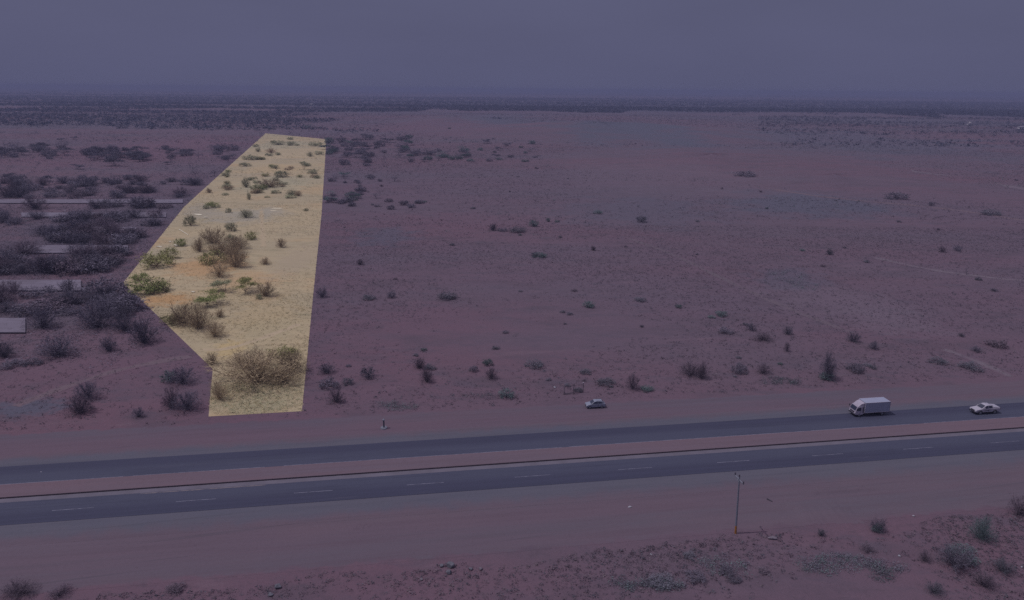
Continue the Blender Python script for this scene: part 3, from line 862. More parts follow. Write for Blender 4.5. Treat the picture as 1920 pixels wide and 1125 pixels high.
# on the sandy plot, from the road to the back
for a in [
    (488, 728, 172, 84, 'bare', 'B', 'largest bare brown thorn bush, a wide twig fan at the plot front'),
    (545, 702, 76, 50, 'bare', 'B', 'bare brown thorn bush close behind the right side of the largest fan bush'),
    (532, 672, 62, 24, 'dense', 'O', 'yellow green leafy shrub behind the largest bare fan bush of the plot'),
    (462, 692, 80, 42, 'bare', 'B', 'bare grey brown bush tucked behind the left side of the largest fan bush'),
    (532, 722, 82, 42, 'bare', 'B', 'dry twiggy bush against the right foot of the largest fan bush'),
    (398, 686, 28, 26, 'bare', 'B', 'small bare twiggy bush by the inner left corner of the sandy plot'),
    (412, 752, 34, 40, 'bare', 'B', 'thin dry bush near the front left edge of the sandy plot'),
    (403, 634, 48, 34, 'bare', 'B', 'bare brown bush just in front of the tall pair of bare bushes, dark stem forked'),
    (372, 620, 66, 56, 'bare', 'B', 'tall bare grey thorn bush, the right one of a tall pair on the sandy plot'),
    (345, 612, 52, 48, 'bare', 'B', 'tall bare grey thorn bush, the left one of a tall pair on the sandy plot'),
    (322, 609, 42, 26, 'dense', 'O', 'round dark olive shrub at the left edge of the plot beside the tall bare pair'),
    (387, 573, 54, 33, 'flat', 'V', 'green flat topped acacia on orange sand, with a clear dark shadow'),
    (422, 549, 42, 28, 'flat', 'S', 'grey green flat topped acacia, left of the three acacias in a row'),
    (461, 549, 46, 33, 'flat', 'O', 'dark olive acacia, the middle one of three in a row on the plot'),
    (497, 558, 46, 32, 'bare', 'B', 'brown leafless acacia shaped bush, right of the three in a row'),
    (411, 522, 46, 32, 'bare', 'B', 'dense grey brown bush alone at the front of the central thicket'),
    (402, 497, 54, 34, 'dense', 'O', 'olive green shrub on the left front of the central thicket'),
    (441, 503, 58, 46, 'bare', 'B', 'dense brown twiggy bush on the right front of the central thicket'),
    (436, 478, 56, 34, 'bare', 'B', 'brown bare bush in the heart of the central thicket'),
    (408, 478, 48, 28, 'bare', 'B', 'low bare bush on the left of the central thicket heart'),
    (448, 468, 44, 28, 'bare', 'B', 'bare purple brown bush at the back right of the central thicket'),
    (472, 450, 28, 19, 'dense', 'O', 'small round green shrub at the back right of the central thicket'),
    (403, 458, 54, 33, 'bare', 'B', 'wide bare brown bush at the back left of the central thicket'),
    (374, 473, 30, 28, 'bare', 'B', 'upright bare reddish bush standing left of the central thicket'),
    (434, 434, 24, 22, 'dense', 'S', 'sage shrub on gravel just behind the central thicket'),
    (434, 450, 22, 14, 'dense', 'S', 'small sage shrub squeezed between two bare bushes of the thicket'),
    (294, 503, 66, 38, 'dense', 'O', 'large dark olive shrub on the left boundary behind the corner shrub'),
    (318, 487, 44, 28, 'dense', 'O', 'dark olive shrub on the left boundary touching its larger neighbour'),
    (278, 552, 78, 40, 'dense', 'V', 'largest green shrub, filling the left corner of the sandy plot'),
    (300, 548, 44, 26, 'dense', 'O', 'grey olive shrub leaning on the largest green corner shrub'),
    (262, 528, 40, 22, 'dense', 'V', 'bright green shrub behind the largest corner shrub'),
    (340, 462, 28, 18, 'dense', 'V', 'small round green shrub beside white rubble on the left boundary'),
    (357, 424, 26, 26, 'dense', 'S', 'grey sage shrub on the earth bank by the left boundary'),
    (399, 390, 30, 15, 'dense', 'V', 'low green shrub alone on gravel near the bend of the left boundary'),
    (386, 392, 14, 9, 'dense', 'S', 'tiny sage shrub beside the low green shrub on gravel'),
    (429, 399, 13, 12, 'dense', 'S', 'tiny upright sage shrub with a white stone at its foot'),
    (461, 409, 32, 18, 'bare', 'S', 'grey green twiggy bush on gravel right of the tiny upright shrub'),
    (467, 375, 10, 17, 'bare', 'S', 'thin upright grey bush behind the gravel area'),
    (527, 465, 22, 20, 'bare', 'B', 'small lone bare tree on open sand right of the central thicket'),
    (498, 497, 24, 15, 'bare', 'B', 'small lone twiggy bush on open sand, between thicket and right boundary'),
    (486, 562, 14, 14, 'dense', 'S', 'small bluish upright shrub just below the row of three acacias'),
    (412, 596, 20, 18, 'bare', 'B', 'small bare twiggy bush right of the green flat topped acacia shadow'),
    (574, 396, 11, 7, 'dense', 'S', 'tiny dark shrub near the right boundary beyond the middle'),
    (529, 333, 32, 15, 'dense', 'S', 'grey green shrub clump right of centre on the far half of the plot'),
    (508, 352, 46, 18, 'bare', 'B', 'bare grey bush clump in the middle of the far half of the plot'),
    (486, 356, 36, 12, 'dense', 'V', 'green low shrub in the middle of the far half of the plot'),
    (462, 352, 18, 20, 'bare', 'S', 'upright grey bush left of the low green shrub on the far half'),
    (570, 319, 18, 17, 'flat', 'S', 'small lone acacia with a dark trunk near the far right boundary'),
    (510, 315, 14, 9, 'dense', 'V', 'tiny green shrub on the far half left of the lone acacia'),
    (545, 273, 22, 10, 'dense', 'S', 'sage shrub in the last row near the back edge of the plot'),
    (592, 274, 28, 11, 'dense', 'S', 'sage shrub at the back right corner of the plot'),
    (521, 272, 30, 9, 'dense', 'S', 'sage shrub left of centre in the last row at the back'),
    (484, 285, 12, 9, 'bare', 'S', 'tiny twiggy tree near the back left edge of the plot'),
    (545, 262, 16, 6, 'dense', 'S', 'tiny shrub closest to the back edge of the plot'),
    (598, 290, 20, 9, 'dense', 'S', 'sage shrub on the right boundary in front of the back corner shrub'),
    (582, 294, 14, 10, 'bare', 'S', 'twiggy shrub beside the right boundary near the back corner'),
    (470, 300, 34, 10, 'dense', 'S', 'wide sage shrub on the far left boundary'),
    (460, 312, 26, 8, 'dense', 'S', 'low sage shrub on the far left boundary in front of the wide one'),
    (560, 368, 18, 12, 'bare', 'B', 'brown twiggy bush near the right boundary at the end of the gravel'),
    (545, 372, 24, 9, 'dense', 'S', 'low sage shrub left of the brown twiggy bush near the right boundary'),
    (392, 362, 14, 10, 'bare', 'B', 'small brown bush on the far left boundary above the bend'),
    (428, 324, 14, 7, 'dense', 'V', 'tiny green shrub at the very edge of the far left boundary'),
]: plant(*a)

PS = 'small sage shrubs on the far half of the sandy plot'
r3 = random.Random(3)
for i in range(46):
    v = r3.uniform(264, 378); u = r3.uniform(420, 606)
    p_ = G(u, v)
    if not in_plot(p_.x - 4, p_.y) or not in_plot(p_.x + 4, p_.y): continue
    w = r3.uniform(8, 26)
    plant(u, v, w, w * r3.uniform(0.32, 0.5), r3.choice(['dense', 'dense', 'bare']), r3.choice('SSOB'), 'small grey green shrub scattered over the far half of the sandy plot', PS, 'shrub', 'shrub')
GB = 'bushes dotted over the plain right of the sandy plot'
# right of the plot and along the far verge
for a in [
    (630, 757, 34, 30, 'bare', 'M', 'dark mauve bush on the far verge edge nearest the right front corner of the plot'),
    (618, 728, 44, 26, 'dense', 'D', 'dark low shrub against the right boundary near the front of the plot'),
    (612, 702, 36, 24, 'bare', 'D', 'dark bush beside the right boundary level with the largest fan bush'),
    (690, 710, 32, 28, 'dense', 'D', 'round dusky shrub standing alone right of the plot front'),
    (652, 722, 24, 18, 'dense', 'G', 'small grey shrub left of the round dusky shrub'),
    (800, 718, 30, 30, 'bare', 'M', 'forked bare bush left of the centre behind the verge'),
    (786, 692, 26, 24, 'bare', 'M', 'thin upright bare bush just behind the forked bare bush'),
    (806, 694, 26, 14, 'dense', 'G', 'low grey shrub touching the thin upright bare bush'),
    (922, 712, 26, 26, 'bare', 'M', 'reddish bare bush in the centre behind the verge'),
    (888, 698, 20, 16, 'dense', 'D', 'small dark shrub between the reddish bare bush and the green one'),
    (914, 686, 24, 17, 'dense', 'T', 'green tinted round shrub in the centre, behind the reddish bare bush'),
    (950, 748, 32, 24, 'dense', 'T', 'green tinted shrub on the far verge edge left of the parked car'),
    (1002, 690, 40, 13, 'dense', 'G', 'wide low grey shrub right of the centre green shrub'),
    (1098, 702, 26, 12, 'dense', 'G', 'low grey shrub behind the rusty metal frame'),
    (1185, 732, 30, 34, 'bare', 'M', 'upright bare bush behind the parked silver car, right of it'),
    (1212, 734, 30, 9, 'dense', 'T', 'low shrub at the right foot of the upright bare bush behind the car'),
    (1136, 724, 40, 10, 'dense', 'G', 'low grey scrub between the rusty frame and the upright bare bush'),
    (1105, 577, 28, 15, 'dense', 'T', 'lone round green tinted shrub in the middle of the plain'),
    (734, 559, 18, 16, 'dense', 'D', 'small dark shrub with a pointed top, alone right of the plot middle'),
    (604, 559, 26, 22, 'bare', 'D', 'dark bush touching the right boundary at the middle of the plot'),
    (692, 562, 30, 8, 'dense', 'G', 'flat low shrub left of the small pointed shrub'),
    (838, 562, 42, 10, 'dense', 'G', 'wide flat grey shrub in the middle of the plain'),
    (1012, 483, 30, 10, 'dense', 'T', 'low green tinted shrub pair on bare soil in the middle distance'),
    (1002, 481, 16, 10, 'dense', 'D', 'small dark shrub at the left of the low middle distance shrub'),
    (1001, 425, 22, 15, 'dense', 'T', 'teal green round shrub, the most vivid one of the far middle plain'),
    (1028, 416, 10, 9, 'dense', 'T', 'tiny teal shrub right of the vivid teal round shrub'),
    (924, 433, 18, 15, 'bare', 'D', 'dark twiggy bush left of the vivid teal shrub'),
    (942, 434, 20, 10, 'dense', 'D', 'dark low shrub right beside the dark twiggy bush'),
    (970, 436, 36, 9, 'dense', 'G', 'low grey shrub in front of the vivid teal shrub'),
    (1121, 401, 20, 9, 'dense', 'T', 'small teal shrub in the far middle, right of the vivid teal one'),
    (1203, 417, 24, 16, 'dense', 'G', 'grey shrub in the far middle right of the small teal shrub'),
    (1112, 470, 12, 10, 'bare', 'M', 'tiny bare bush in open soil right of the middle'),
    (675, 497, 16, 13, 'bare', 'M', 'tiny reddish bare bush right of the plot beyond its middle'),
    (1295, 707, 46, 30, 'bare', 'M', 'wide mauve bush behind the verge, left of the tall dark bush'),
    (1316, 712, 28, 34, 'bare', 'M', 'upright mauve bush touching the wide mauve bush behind the verge'),
    (1388, 700, 38, 24, 'dense', 'D', 'round dark shrub behind the verge between mauve and tall bushes'),
    (1432, 702, 34, 22, 'bare', 'M', 'faint mauve bush between the round dark shrub and the tall dark bush'),
    (1550, 713, 36, 58, 'bare', 'D', 'tallest dark bush behind the verge, left of the white truck'),
    (1550, 714, 30, 22, 'dense', 'T', 'green tinted shrub at the foot of the tallest dark bush'),
    (1602, 698, 40, 22, 'dense', 'D', 'low dark shrub right of the tallest dark bush'),
    (1598, 642, 28, 22, 'bare', 'D', 'lone dark bush on bare soil above the white truck'),
    (1638, 656, 22, 18, 'bare', 'D', 'lone dark bush on bare soil, just right and in front of its twin'),
    (1830, 660, 24, 12, 'bare', 'D', 'dark twiggy bush beside the double track at the far right'),
    (1868, 652, 44, 9, 'dense', 'M', 'low mauve shrub right of the dark twiggy bush by the double track'),
    (1758, 682, 36, 12, 'dense', 'G', 'grey low shrub above the truck, left of the double track'),
    (1820, 694, 44, 14, 'dense', 'G', 'grey low shrub beside the verge at the far right, in front of the double track'),
    (1680, 374, 46, 16, 'dense', 'D', 'large dark rounded shrub alone on the far right plain'),
    (1396, 335, 50, 13, 'dense', 'D', 'wide dark shrub clump on the far right plain near the low rise'),
    (1795, 471, 18, 13, 'dense', 'D', 'dark round shrub, right one of a small pair on the right plain'),
    (1767, 473, 20, 12, 'bare', 'M', 'mauve bush, left one of a small pair on the right plain'),
    (1746, 386, 14, 10, 'dense', 'D', 'small dark shrub on the bank right of the large rounded shrub'),
    (1858, 404, 36, 8, 'dense', 'G', 'long low grey shrub on the bank at the far right'),
    (1352, 594, 26, 14, 'dense', 'T', 'green tinted shrub at the head of the scrub patch right of centre'),
    (1360, 626, 32, 16, 'dense', 'D', 'dark shrub in the scrub patch right of centre'),
    (1408, 620, 22, 18, 'dense', 'D', 'dark upright shrub in the middle of the scrub patch right of centre'),
    (1476, 628, 22, 18, 'bare', 'D', 'dark twiggy bush at the right end of the scrub patch right of centre'),
    (1430, 640, 44, 18, 'bare', 'M', 'mauve twiggy bush in front of the upright shrub in the scrub patch'),
    (1475, 660, 14, 20, 'bare', 'M', 'thin reddish bush below the scrub patch right of centre'),
    (1272, 578, 16, 10, 'dense', 'T', 'small green tinted shrub left of the scrub patch right of centre'),
    (1200, 566, 26, 8, 'dense', 'G', 'low grey shrub right of the lone round green tinted shrub'),
    (1555, 478, 16, 12, 'bare', 'G', 'small grey bush on the stony patch of the right plain'),
]: plant(*a)

# the near bank at the bottom
for a in [
    (1645, 1000, 34, 30, 'bare', 'D', 'dark bristly bush on the near bank right of the utility pole'),
    (1644, 999, 24, 20, 'dense', 'T', 'green tinted shrub growing within the bristly bush of the near bank'),
    (1838, 1016, 54, 50, 'bare', 'T', 'tall fan of green tinted twigs on the near bank at the right'),
    (1790, 1068, 78, 54, 'bare', 'D', 'largest dark twiggy bush on the near bank at the bottom right'),
    (1805, 1052, 66, 30, 'dense', 'T', 'dull green leafy shrub inside the largest dark bush of the near bank'),
    (1910, 970, 48, 44, 'bare', 'M', 'dark mauve bush cut by the right edge of the photo, on the near bank'),
    (1846, 1104, 50, 36, 'bare', 'M', 'mauve twiggy bush below the largest dark bush of the near bank'),
    (1880, 1076, 50, 28, 'bare', 'G', 'grey twiggy bush right of the largest dark bush of the near bank'),
    (1734, 1054, 28, 22, 'bare', 'M', 'small mauve bush left of the largest dark bush of the near bank'),
    (1540, 1006, 18, 16, 'bare', 'G', 'small grey bush between the utility pole and the bristly bush'),
    (1292, 1049, 28, 17, 'dense', 'G', 'round grey shrub on the near bank left of the utility pole foot'),
    (1360, 1078, 34, 20, 'dense', 'D', 'dark rounded shrub on the near bank below the utility pole'),
    (1376, 1092, 30, 18, 'dense', 'D', 'dark rounded shrub in front of its twin below the utility pole'),
    (1302, 1092, 46, 24, 'dense', 'D', 'wide dark grey shrub at the bottom, left of the dark rounded pair'),
    (1240, 1100, 52, 26, 'dense', 'G', 'wide grey shrub at the bottom edge near the centre right'),
    (1626, 1036, 34, 18, 'bare', 'M', 'low mauve twiggy bush between scrub carpet and bristly bush'),
    (1752, 1116, 40, 26, 'bare', 'G', 'grey bush at the bottom edge below the largest dark bush'),
    (1430, 1076, 26, 14, 'dense', 'M', 'low mauve shrub on the near bank right of the dark rounded pair'),
    (40, 1122, 70, 20, 'bare', 'M', 'dark reddish bush cut by the bottom edge at the left corner'),
    (112, 1122, 50, 16, 'bare', 'M', 'low reddish bush at the bottom edge, right of the corner bush'),
    (330, 1112, 40, 9, 'dense', 'M', 'low mauve shrub on the near bank edge at the bottom left'),
]: plant(*a)

# left of the plot, near the verge
for a in [
    (150, 778, 54, 44, 'bare', 'M', 'reddish bare bush, the front one of an overlapping pair left of the plot'),
    (166, 752, 54, 42, 'bare', 'D', 'dark bare bush, the rear one of an overlapping pair left of the plot'),
    (260, 784, 26, 22, 'bare', 'D', 'small dark bush on the verge edge left of the plot'),
    (342, 724, 58, 42, 'bare', 'D', 'large dark bush left of the inner corner of the plot'),
    (320, 716, 36, 28, 'dense', 'T', 'dull green shrub at the left side of the large dark inner corner bush'),
    (352, 774, 66, 46, 'bare', 'D', 'large dark bush beside the front left corner of the plot'),
    (322, 768, 36, 42, 'bare', 'M', 'upright mauve bush left of the large front corner bush'),
    (110, 672, 84, 46, 'bare', 'D', 'wide dark bush with a forked stem on the edge of the left thicket'),
    (205, 660, 36, 30, 'bare', 'D', 'round dark bush right of the wide fork stemmed bush'),
    (80, 618, 66, 48, 'bare', 'D', 'large round dark bush in front of the nearest concrete slab'),
    (185, 618, 84, 58, 'bare', 'D', 'largest dark bush of the left thicket, right of the nearest slab'),
    (236, 622, 50, 38, 'bare', 'D', 'dark bush just right of the largest dark bush in the left thicket'),
    (272, 646, 56, 54, 'bare', 'D', 'tall dark bush beside the slanting lower left boundary of the plot'),
    (8, 672, 40, 34, 'bare', 'D', 'dark bush cut by the left photo edge near the verge'),
    (20, 690, 46, 12, 'dense', 'D', 'low dark shrub on the left edge in front of the thicket'),
    (62, 686, 40, 10, 'dense', 'D', 'low dark shrub left of the wide fork stemmed bush'),
    (228, 598, 56, 32, 'bare', 'D', 'dark bush touching the leftmost boundary corner of the plot from below'),
    (196, 562, 50, 34, 'bare', 'D', 'dark bush left of the leftmost boundary corner of the plot'),
    (131, 552, 34, 32, 'bare', 'D', 'twiggy bush growing at the right end of the second nearest slab'),
    (26, 552, 34, 26, 'bare', 'M', 'twiggy bush growing in front of the second nearest slab'),
    (579, 246, 18, 16, 'tree', 'T', 'lone dark green tree beyond the back edge of the sandy plot'),
    (216, 312, 32, 18, 'flat', 'D', 'flat topped dark tree with visible trunk on red soil at the far left'),
    (142, 318, 22, 12, 'flat', 'D', 'small flat topped tree on red soil, left of the larger flat topped one'),
    (367, 333, 22, 18, 'tree', 'D', 'round dark tree beside the far left boundary of the plot'),
    (402, 331, 22, 15, 'tree', 'D', 'round dark tree touching the far left boundary of the plot'),
]: plant(*a)

# thicket among the slabs at the left
def left_edge_u(v):
    pts = [(250, 498), (319, 421), (388, 345), (530, 231), (611, 315), (692, 399)]
    for (v0, u0), (v1, u1) in zip(pts[:-1], pts[1:]):
        if v0 <= v <= v1: return u0 + (u1 - u0) * (v - v0) / (v1 - v0)
    return 395
r7 = random.Random(7)
LT = 'dark thorn bushes in the thicket around the concrete slabs'
rows = [(346, 18), (358, 14), (368, 12), (393, 16), (412, 16), (421, 10), (442, 18), (455, 14), (484, 14), (497, 16), (512, 14), (556, 9), (572, 9), (590, 7)]
for v0, n in rows:
    for i in range(n):
        v = v0 + r7.uniform(-5, 5)
        umax = left_edge_u(v) - 8 - 26 * (v - 167) / 400
        u = r7.uniform(-15, umax)
        if 360 < v < 530 and r7.random() < 0.45: u = r7.uniform(0.35 * umax, umax)
        if any(u < um and vb - 3 < v < vb + 24 and r7.random() < 0.62 for um, vb in ((170, 382), (110, 408), (150, 476), (130, 547), (50, 626))): continue
        k = (v - 167) / 400
        w = r7.uniform(46, 92) * k; h = w * r7.uniform(0.36, 0.58)
        plant(u, v, w, h, r7.choice(['bare', 'bare', 'dense']), r7.choice('DDDM'), 'dark thorn bush in the dense thicket around the concrete slabs left of the plot', LT)
# trees on red soil at the far left
FL = 'dark trees on the red soil at the far left'
for n, u0, u1, v0, v1, w0, w1 in ((26, -10, 134, 280, 296, 18, 34), (26, 160, 262, 283, 304, 18, 32), (30, 255, 440, 280, 306, 14, 28), (26, -10, 360, 335, 350, 14, 26), (10, 0, 400, 255, 330, 8, 14)):
    for i in range(n):
        u, v = r7.uniform(u0, u1), r7.uniform(v0, v1)
        if u > left_edge_u(v) - 6: continue
        w = r7.uniform(w0, w1)
        plant(u, v, w, w * r7.uniform(0.45, 0.65), r7.choice(['flat', 'tree', 'dense']), 'D', 'dark thorn tree among the clumps on red soil at the far left', FL, 'thorn_tree', 'tree')
# loose grove behind the plot on its right
GV = 'dark trees of the loose grove right of the plot back edge'
for n, u0, u1, v0, v1, w0, w1 in ((22, 612, 690, 262, 312, 16, 28), (30, 650, 770, 258, 296, 14, 28), (26, 760, 880, 282, 306, 12, 24), (16, 880, 1000, 268, 308, 10, 20), (12, 620, 760, 330, 345, 8, 22), (18, 610, 700, 358, 388, 12, 26), (8, 700, 790, 370, 394, 12, 24), (14, 830, 1010, 240, 330, 6, 12)):
    for i in range(n):
        u, v = r7.uniform(u0, u1), r7.uniform(v0, v1)
        w = r7.uniform(w0, w1)
        plant(u, v, w, w * r7.uniform(0.4, 0.6), r7.choice(['flat', 'dense', 'dense', 'tree']), r7.choice('DDDT'), 'dark thorn tree in the loose grove to the right of the plot back edge', GV, 'thorn_tree', 'tree')
# small bushes scattered over the right plain
for i in range(60):
    v = r7.uniform(330, 740); u = r7.uniform(620, 1920)
    if to_road(G(u, v))[1] < 131: continue
    w = r7.uniform(7, 17) * (0.5 + (v - 300) / 500)
    plant(u, v, w, w * r7.uniform(0.35, 0.6), r7.choice(['dense', 'dense', 'bare']), r7.choice('DMGGT'), 'small dull bush scattered over the open plain right of the plot', GB)

# ------------------------------------------------------------------ concrete slabs among the left thicket
for (u0, u1, vt, vb, lb) in [
    (-60, 343, 375.0, 382.0, 'longest and farthest pale concrete slab among the left thicket'),
    (40, 312, 400.0, 408.0, 'second farthest pale concrete slab, half hidden by thorn bushes'),
    (118, 256, 427.0, 437.0, 'third farthest pale concrete slab, in the middle of the left thicket'),
    (44, 240, 462.0, 476.0, 'pale concrete slab third from the front in the left thicket'),
    (-60, 152, 527.0, 547.0, 'wide pale concrete slab second from the front at the left edge'),
    (-80, 48, 599.0, 626.0, 'nearest pale concrete slab, cut by the left edge of the photo'),
]:
    A, B, C_, D_ = G(u0, vb), G(u1, vb), G(u1, vt), G(u0, vt)
    root = empty('concrete_slab', A)
    hh = 0.45
    def box(name, q, z0, z1, mat):
        v = [(p.x - A.x, p.y - A.y, z) for z in (z0, z1) for p in q]
        return mesh_obj(name, v, [(0, 1, 5, 4), (1, 2, 6, 5), (2, 3, 7, 6), (3, 0, 4, 7), (4, 5, 6, 7), (3, 2, 1, 0)], mat, root)
    inset = 0.25
    box('footing', [A + Vector((inset, inset, 0)), B + Vector((-inset, inset, 0)), C_ + Vector((-inset, -inset, 0)), D_ + Vector((inset, -inset, 0))], -0.05, hh - 0.16, M['concrete_edge'])
    box('deck', [A, B, C_, D_], hh - 0.15, hh, M['concrete'])
    tag(root, lb, 'concrete slab', 'concrete slabs in the left thicket')

# ------------------------------------------------------------------ stones, rubble and litter
def stone(name, u, v, size, mat, label, cat, group=None, flat=0.6, seed=0, stretch=1.0, rz=0.0):
    rg = random.Random(seed)
    import bmesh
    bm = bmesh.new(); bmesh.ops.create_icosphere(bm, subdivisions=3, radius=0.5)
    dirs = [Vector((rg.gauss(0, 1), rg.gauss(0, 1), rg.gauss(0, 1))).normalized() for _ in range(9)]
    offs = [rg.uniform(0.28, 0.44) for _ in dirs]
    for vv in bm.verts:
        for d, o_ in zip(dirs, offs):
            q = vv.co.dot(d)
            if q > o_: vv.co -= d * (q - o_)
        vv.co.z *= flat; vv.co.x *= stretch
    me = bpy.data.meshes.new(name); bm.to_mesh(me); bm.free(); me.materials.append(mat)
    o = bpy.data.objects.new(name, me); COL.objects.link(o)
    p = G(u, v); o.location = (p.x, p.y, size * flat * 0.3); o.scale = (size,) * 3; o.rotation_euler = (0, 0, rz)
    return tag(o, label, cat, group)
grey_rock = simple('grey_blue_rock', (0.092, 0.090, 0.122), vary=0.3, scale=4)
pale_rock = simple('mauve_rock', (0.11, 0.092, 0.125), vary=0.3, scale=4)
white_rub = simple('white_rubble', (0.50, 0.46, 0.39), vary=0.15, scale=4)
white_flat = simple('pale_gravel', (0.42, 0.37, 0.29), vary=0.2, scale=6)
litter = simple('white_litter', (0.22, 0.21, 0.27), vary=0.2, scale=4)
RG = 'boulders on the near bank'
stone('boulder', 845, 1062, 1.1, grey_rock, 'biggest rounded grey boulder on the near bank at the bottom centre', 'boulder', RG, 0.8, 1)
stone('boulder', 841, 1075, .9, grey_rock, 'broken grey boulder directly in front of the biggest boulder', 'boulder', RG, 0.6, 2)
stone('boulder', 828, 1062, .65, grey_rock, 'smaller grey boulder at the left of the biggest boulder', 'boulder', RG, 0.6, 3)
stone('boulder', 883, 1068, .6, grey_rock, 'grey stone on the near bank right of the biggest boulder', 'boulder', RG, 0.6, 4)
stone('boulder', 901, 1068, .5, pale_rock, 'pale slanted stone right of the grey stone on the near bank', 'boulder', RG, 0.9, 5)
stone('boulder', 522, 1102, .9, grey_rock, 'grey boulder on the near bank at the bottom left of centre', 'boulder', RG, 0.8, 6)
stone('boulder', 507, 1116, .8, grey_rock, 'flat grey boulder below its neighbour at the bottom left of centre', 'boulder', RG, 0.5, 7)
stone('boulder', 790, 1087, .5, pale_rock, 'mauve boulder left of the biggest boulder near the bottom', 'boulder', RG, 0.6, 8)
stone('boulder', 1448, 1010, 0.9, pale_rock, 'pale stone heap right of the utility pole foot', 'boulder', RG, 0.5, 9, 1.6)
RB = 'white rubble along the left side of the plot'
stone('rubble_block', 385, 409, 1.6, white_rub, 'white block lying on gravel inside the left boundary', 'rubble', RB, 0.5, 11, 1.6)
stone('rubble_block', 331, 462, 1.7, white_rub, 'white rubble heap in front of the small round green shrub', 'rubble', RB, 0.7, 12, 1.3)
stone('rubble_block', 362, 548, 0.9, white_rub, 'white stone on orange sand behind the green flat topped acacia', 'rubble', RB, 0.5, 13, 1.8)
stone('rubble_block', 298, 463, 1.5, white_rub, 'pale broken block on the left boundary above the dark olive shrub', 'rubble', RB, 0.4, 14, 1.8)
stone('rubble_block', 319, 454, 1.0, white_rub, 'pale stone left of the white rubble heap', 'rubble', RB, 0.6, 15)
stone('rubble_block', 424, 398, 1.2, white_rub, 'white stone at the foot of the tiny upright sage shrub', 'rubble', RB, 0.8, 16)
stone('rubble_block', 520, 391, 4.2, white_flat, 'wide flat patch of white rubble in the middle of the far plot', 'rubble', RB, 0.08, 17, 1.6)
stone('rubble_block', 513, 395, 2.8, white_flat, 'smaller flat white rubble patch in front of the wide one', 'rubble', RB, 0.08, 18, 1.5)
stone('rubble_block', 372, 403, 2.0, white_rub, 'long pale rubble on the earth bank above the fallen white post', 'rubble', RB, 0.3, 19, 3.0, -0.5)
LG = 'litter and pale stones beside the road'
stone('litter', 1181, 951, 0.45, litter, 'white scrap of litter alone on the near dirt verge', 'litter', LG, 0.5, 21, 1.5)
stone('litter', 1040, 727, 0.6, litter, 'white scrap behind the far verge left of the rusty frame', 'litter', LG, 0.6, 22)
stone('litter', 1713, 968, 0.4, litter, 'white scrap on the near bank right of the bristly bush', 'litter', LG, 0.6, 23)
stone('litter', 1686, 1043, 0.4, litter, 'white scrap on the grey scrub carpet of the near bank', 'litter', LG, 0.6, 24)
stone('litter', 1916, 1064, 0.4, litter, 'white scrap at the right photo edge on the near bank', 'litter', LG, 0.6, 25)
stone('litter', 1221, 1040, 0.4, litter, 'white scrap on the near bank left of the round grey shrub', 'litter', LG, 0.6, 26)
stone('litter', 77, 885, 0.3, litter, 'white speck of litter on the far carriageway at the left', 'litter', LG, 0.3, 27)

def bar_mesh(p0, p1, r0, r1=None, n=8):
    r1 = r0 if r1 is None else r1
    p0, p1 = Vector(p0), Vector(p1)
    d = (p1 - p0).normalized(); x = d.orthogonal().normalized(); y = d.cross(x)
    v, f_ = [], []
    for q, r in ((p0, r0), (p1, r1)):
        for k in range(n):
            a = 2 * math.pi * k / n; v.append(q + x * (math.cos(a) * r) + y * (math.sin(a) * r))
    for k in range(n): f_.append((k, (k + 1) % n, n + (k + 1) % n, n + k))
    f_.append(tuple(range(n - 1, -1, -1))); f_.append(tuple(range(n, 2 * n)))
    return v, f_
def bars(name, specs, mat, parent=None):
    v, f_ = [], []
    for s_ in specs:
        a, b = bar_mesh(*s_); o_ = len(v); v += a; f_ += [tuple(i + o_ for i in q) for q in b]
    return mesh_obj(name, v, f_, mat, parent)
a, b = G(336, 431), G(353, 441)
c = (a + b) / 2
o = bars('fallen_post', [((a - c) + Vector((0, 0, .22)), (b - c) + Vector((0, 0, .14)), .2, .16)], white_rub)
o.location = c; tag(o, 'white post lying on the earth bank by the left boundary', 'post')
a, b = G(1438, 936), G(1448, 941)
c = (a + b) / 2
stick_m = simple('dark_wood', (0.045, 0.04, 0.06), vary=0.2)
o = bars('fallen_log', [((a - c) + Vector((0, 0, .1)), (b - c) + Vector((0, 0, .08)), .1, .06)], stick_m)
o.location = c; tag(o, 'dark log lying on the near dirt verge right of the utility pole', 'log')

# low earth banks on the verges
t, col = shoulder_mat('bank_dirt', *VC)
bank_m = t.done(col)
mb_v, mb_f = [], []
for u0, v0, u1, v1, w, h in ((1482, 927, 1660, 913, 0.9, 0.35), (1480, 962, 1600, 958, 3.0, 0.45), (640, 992, 700, 985, 0.8, 0.2)):
    a, b = G(u0, v0), G(u1, v1)
    d = (b - a).normalized(); nn = Vector((-d.y, d.x, 0)); rg = random.Random(int(u0)); N = 26
    for i in range(N + 1):
        p = a.lerp(b, i / N) + nn * rg.uniform(-.25, .25); e_ = math.sin(math.pi * i / N) * rg.uniform(.6, 1.1)
        for k, zz in ((-1, -.02), (-.45, .6), (0, 1), (.5, .55), (1, -.02)):
            mb_v.append((p.x + nn.x * w * k, p.y + nn.y * w * k, 0.0 + zz * h * e_ + 0.005))
    base = len(mb_v) - (N + 1) * 5
    for i in range(N):
        for j in range(4):
            q = base + i * 5 + j; mb_f.append((q, q + 5, q + 6, q + 1))
tag(mesh_obj('earth_bank', mb_v, mb_f, bank_m, smooth=True), 'low scraped earth banks on the near verge', kind='structure')
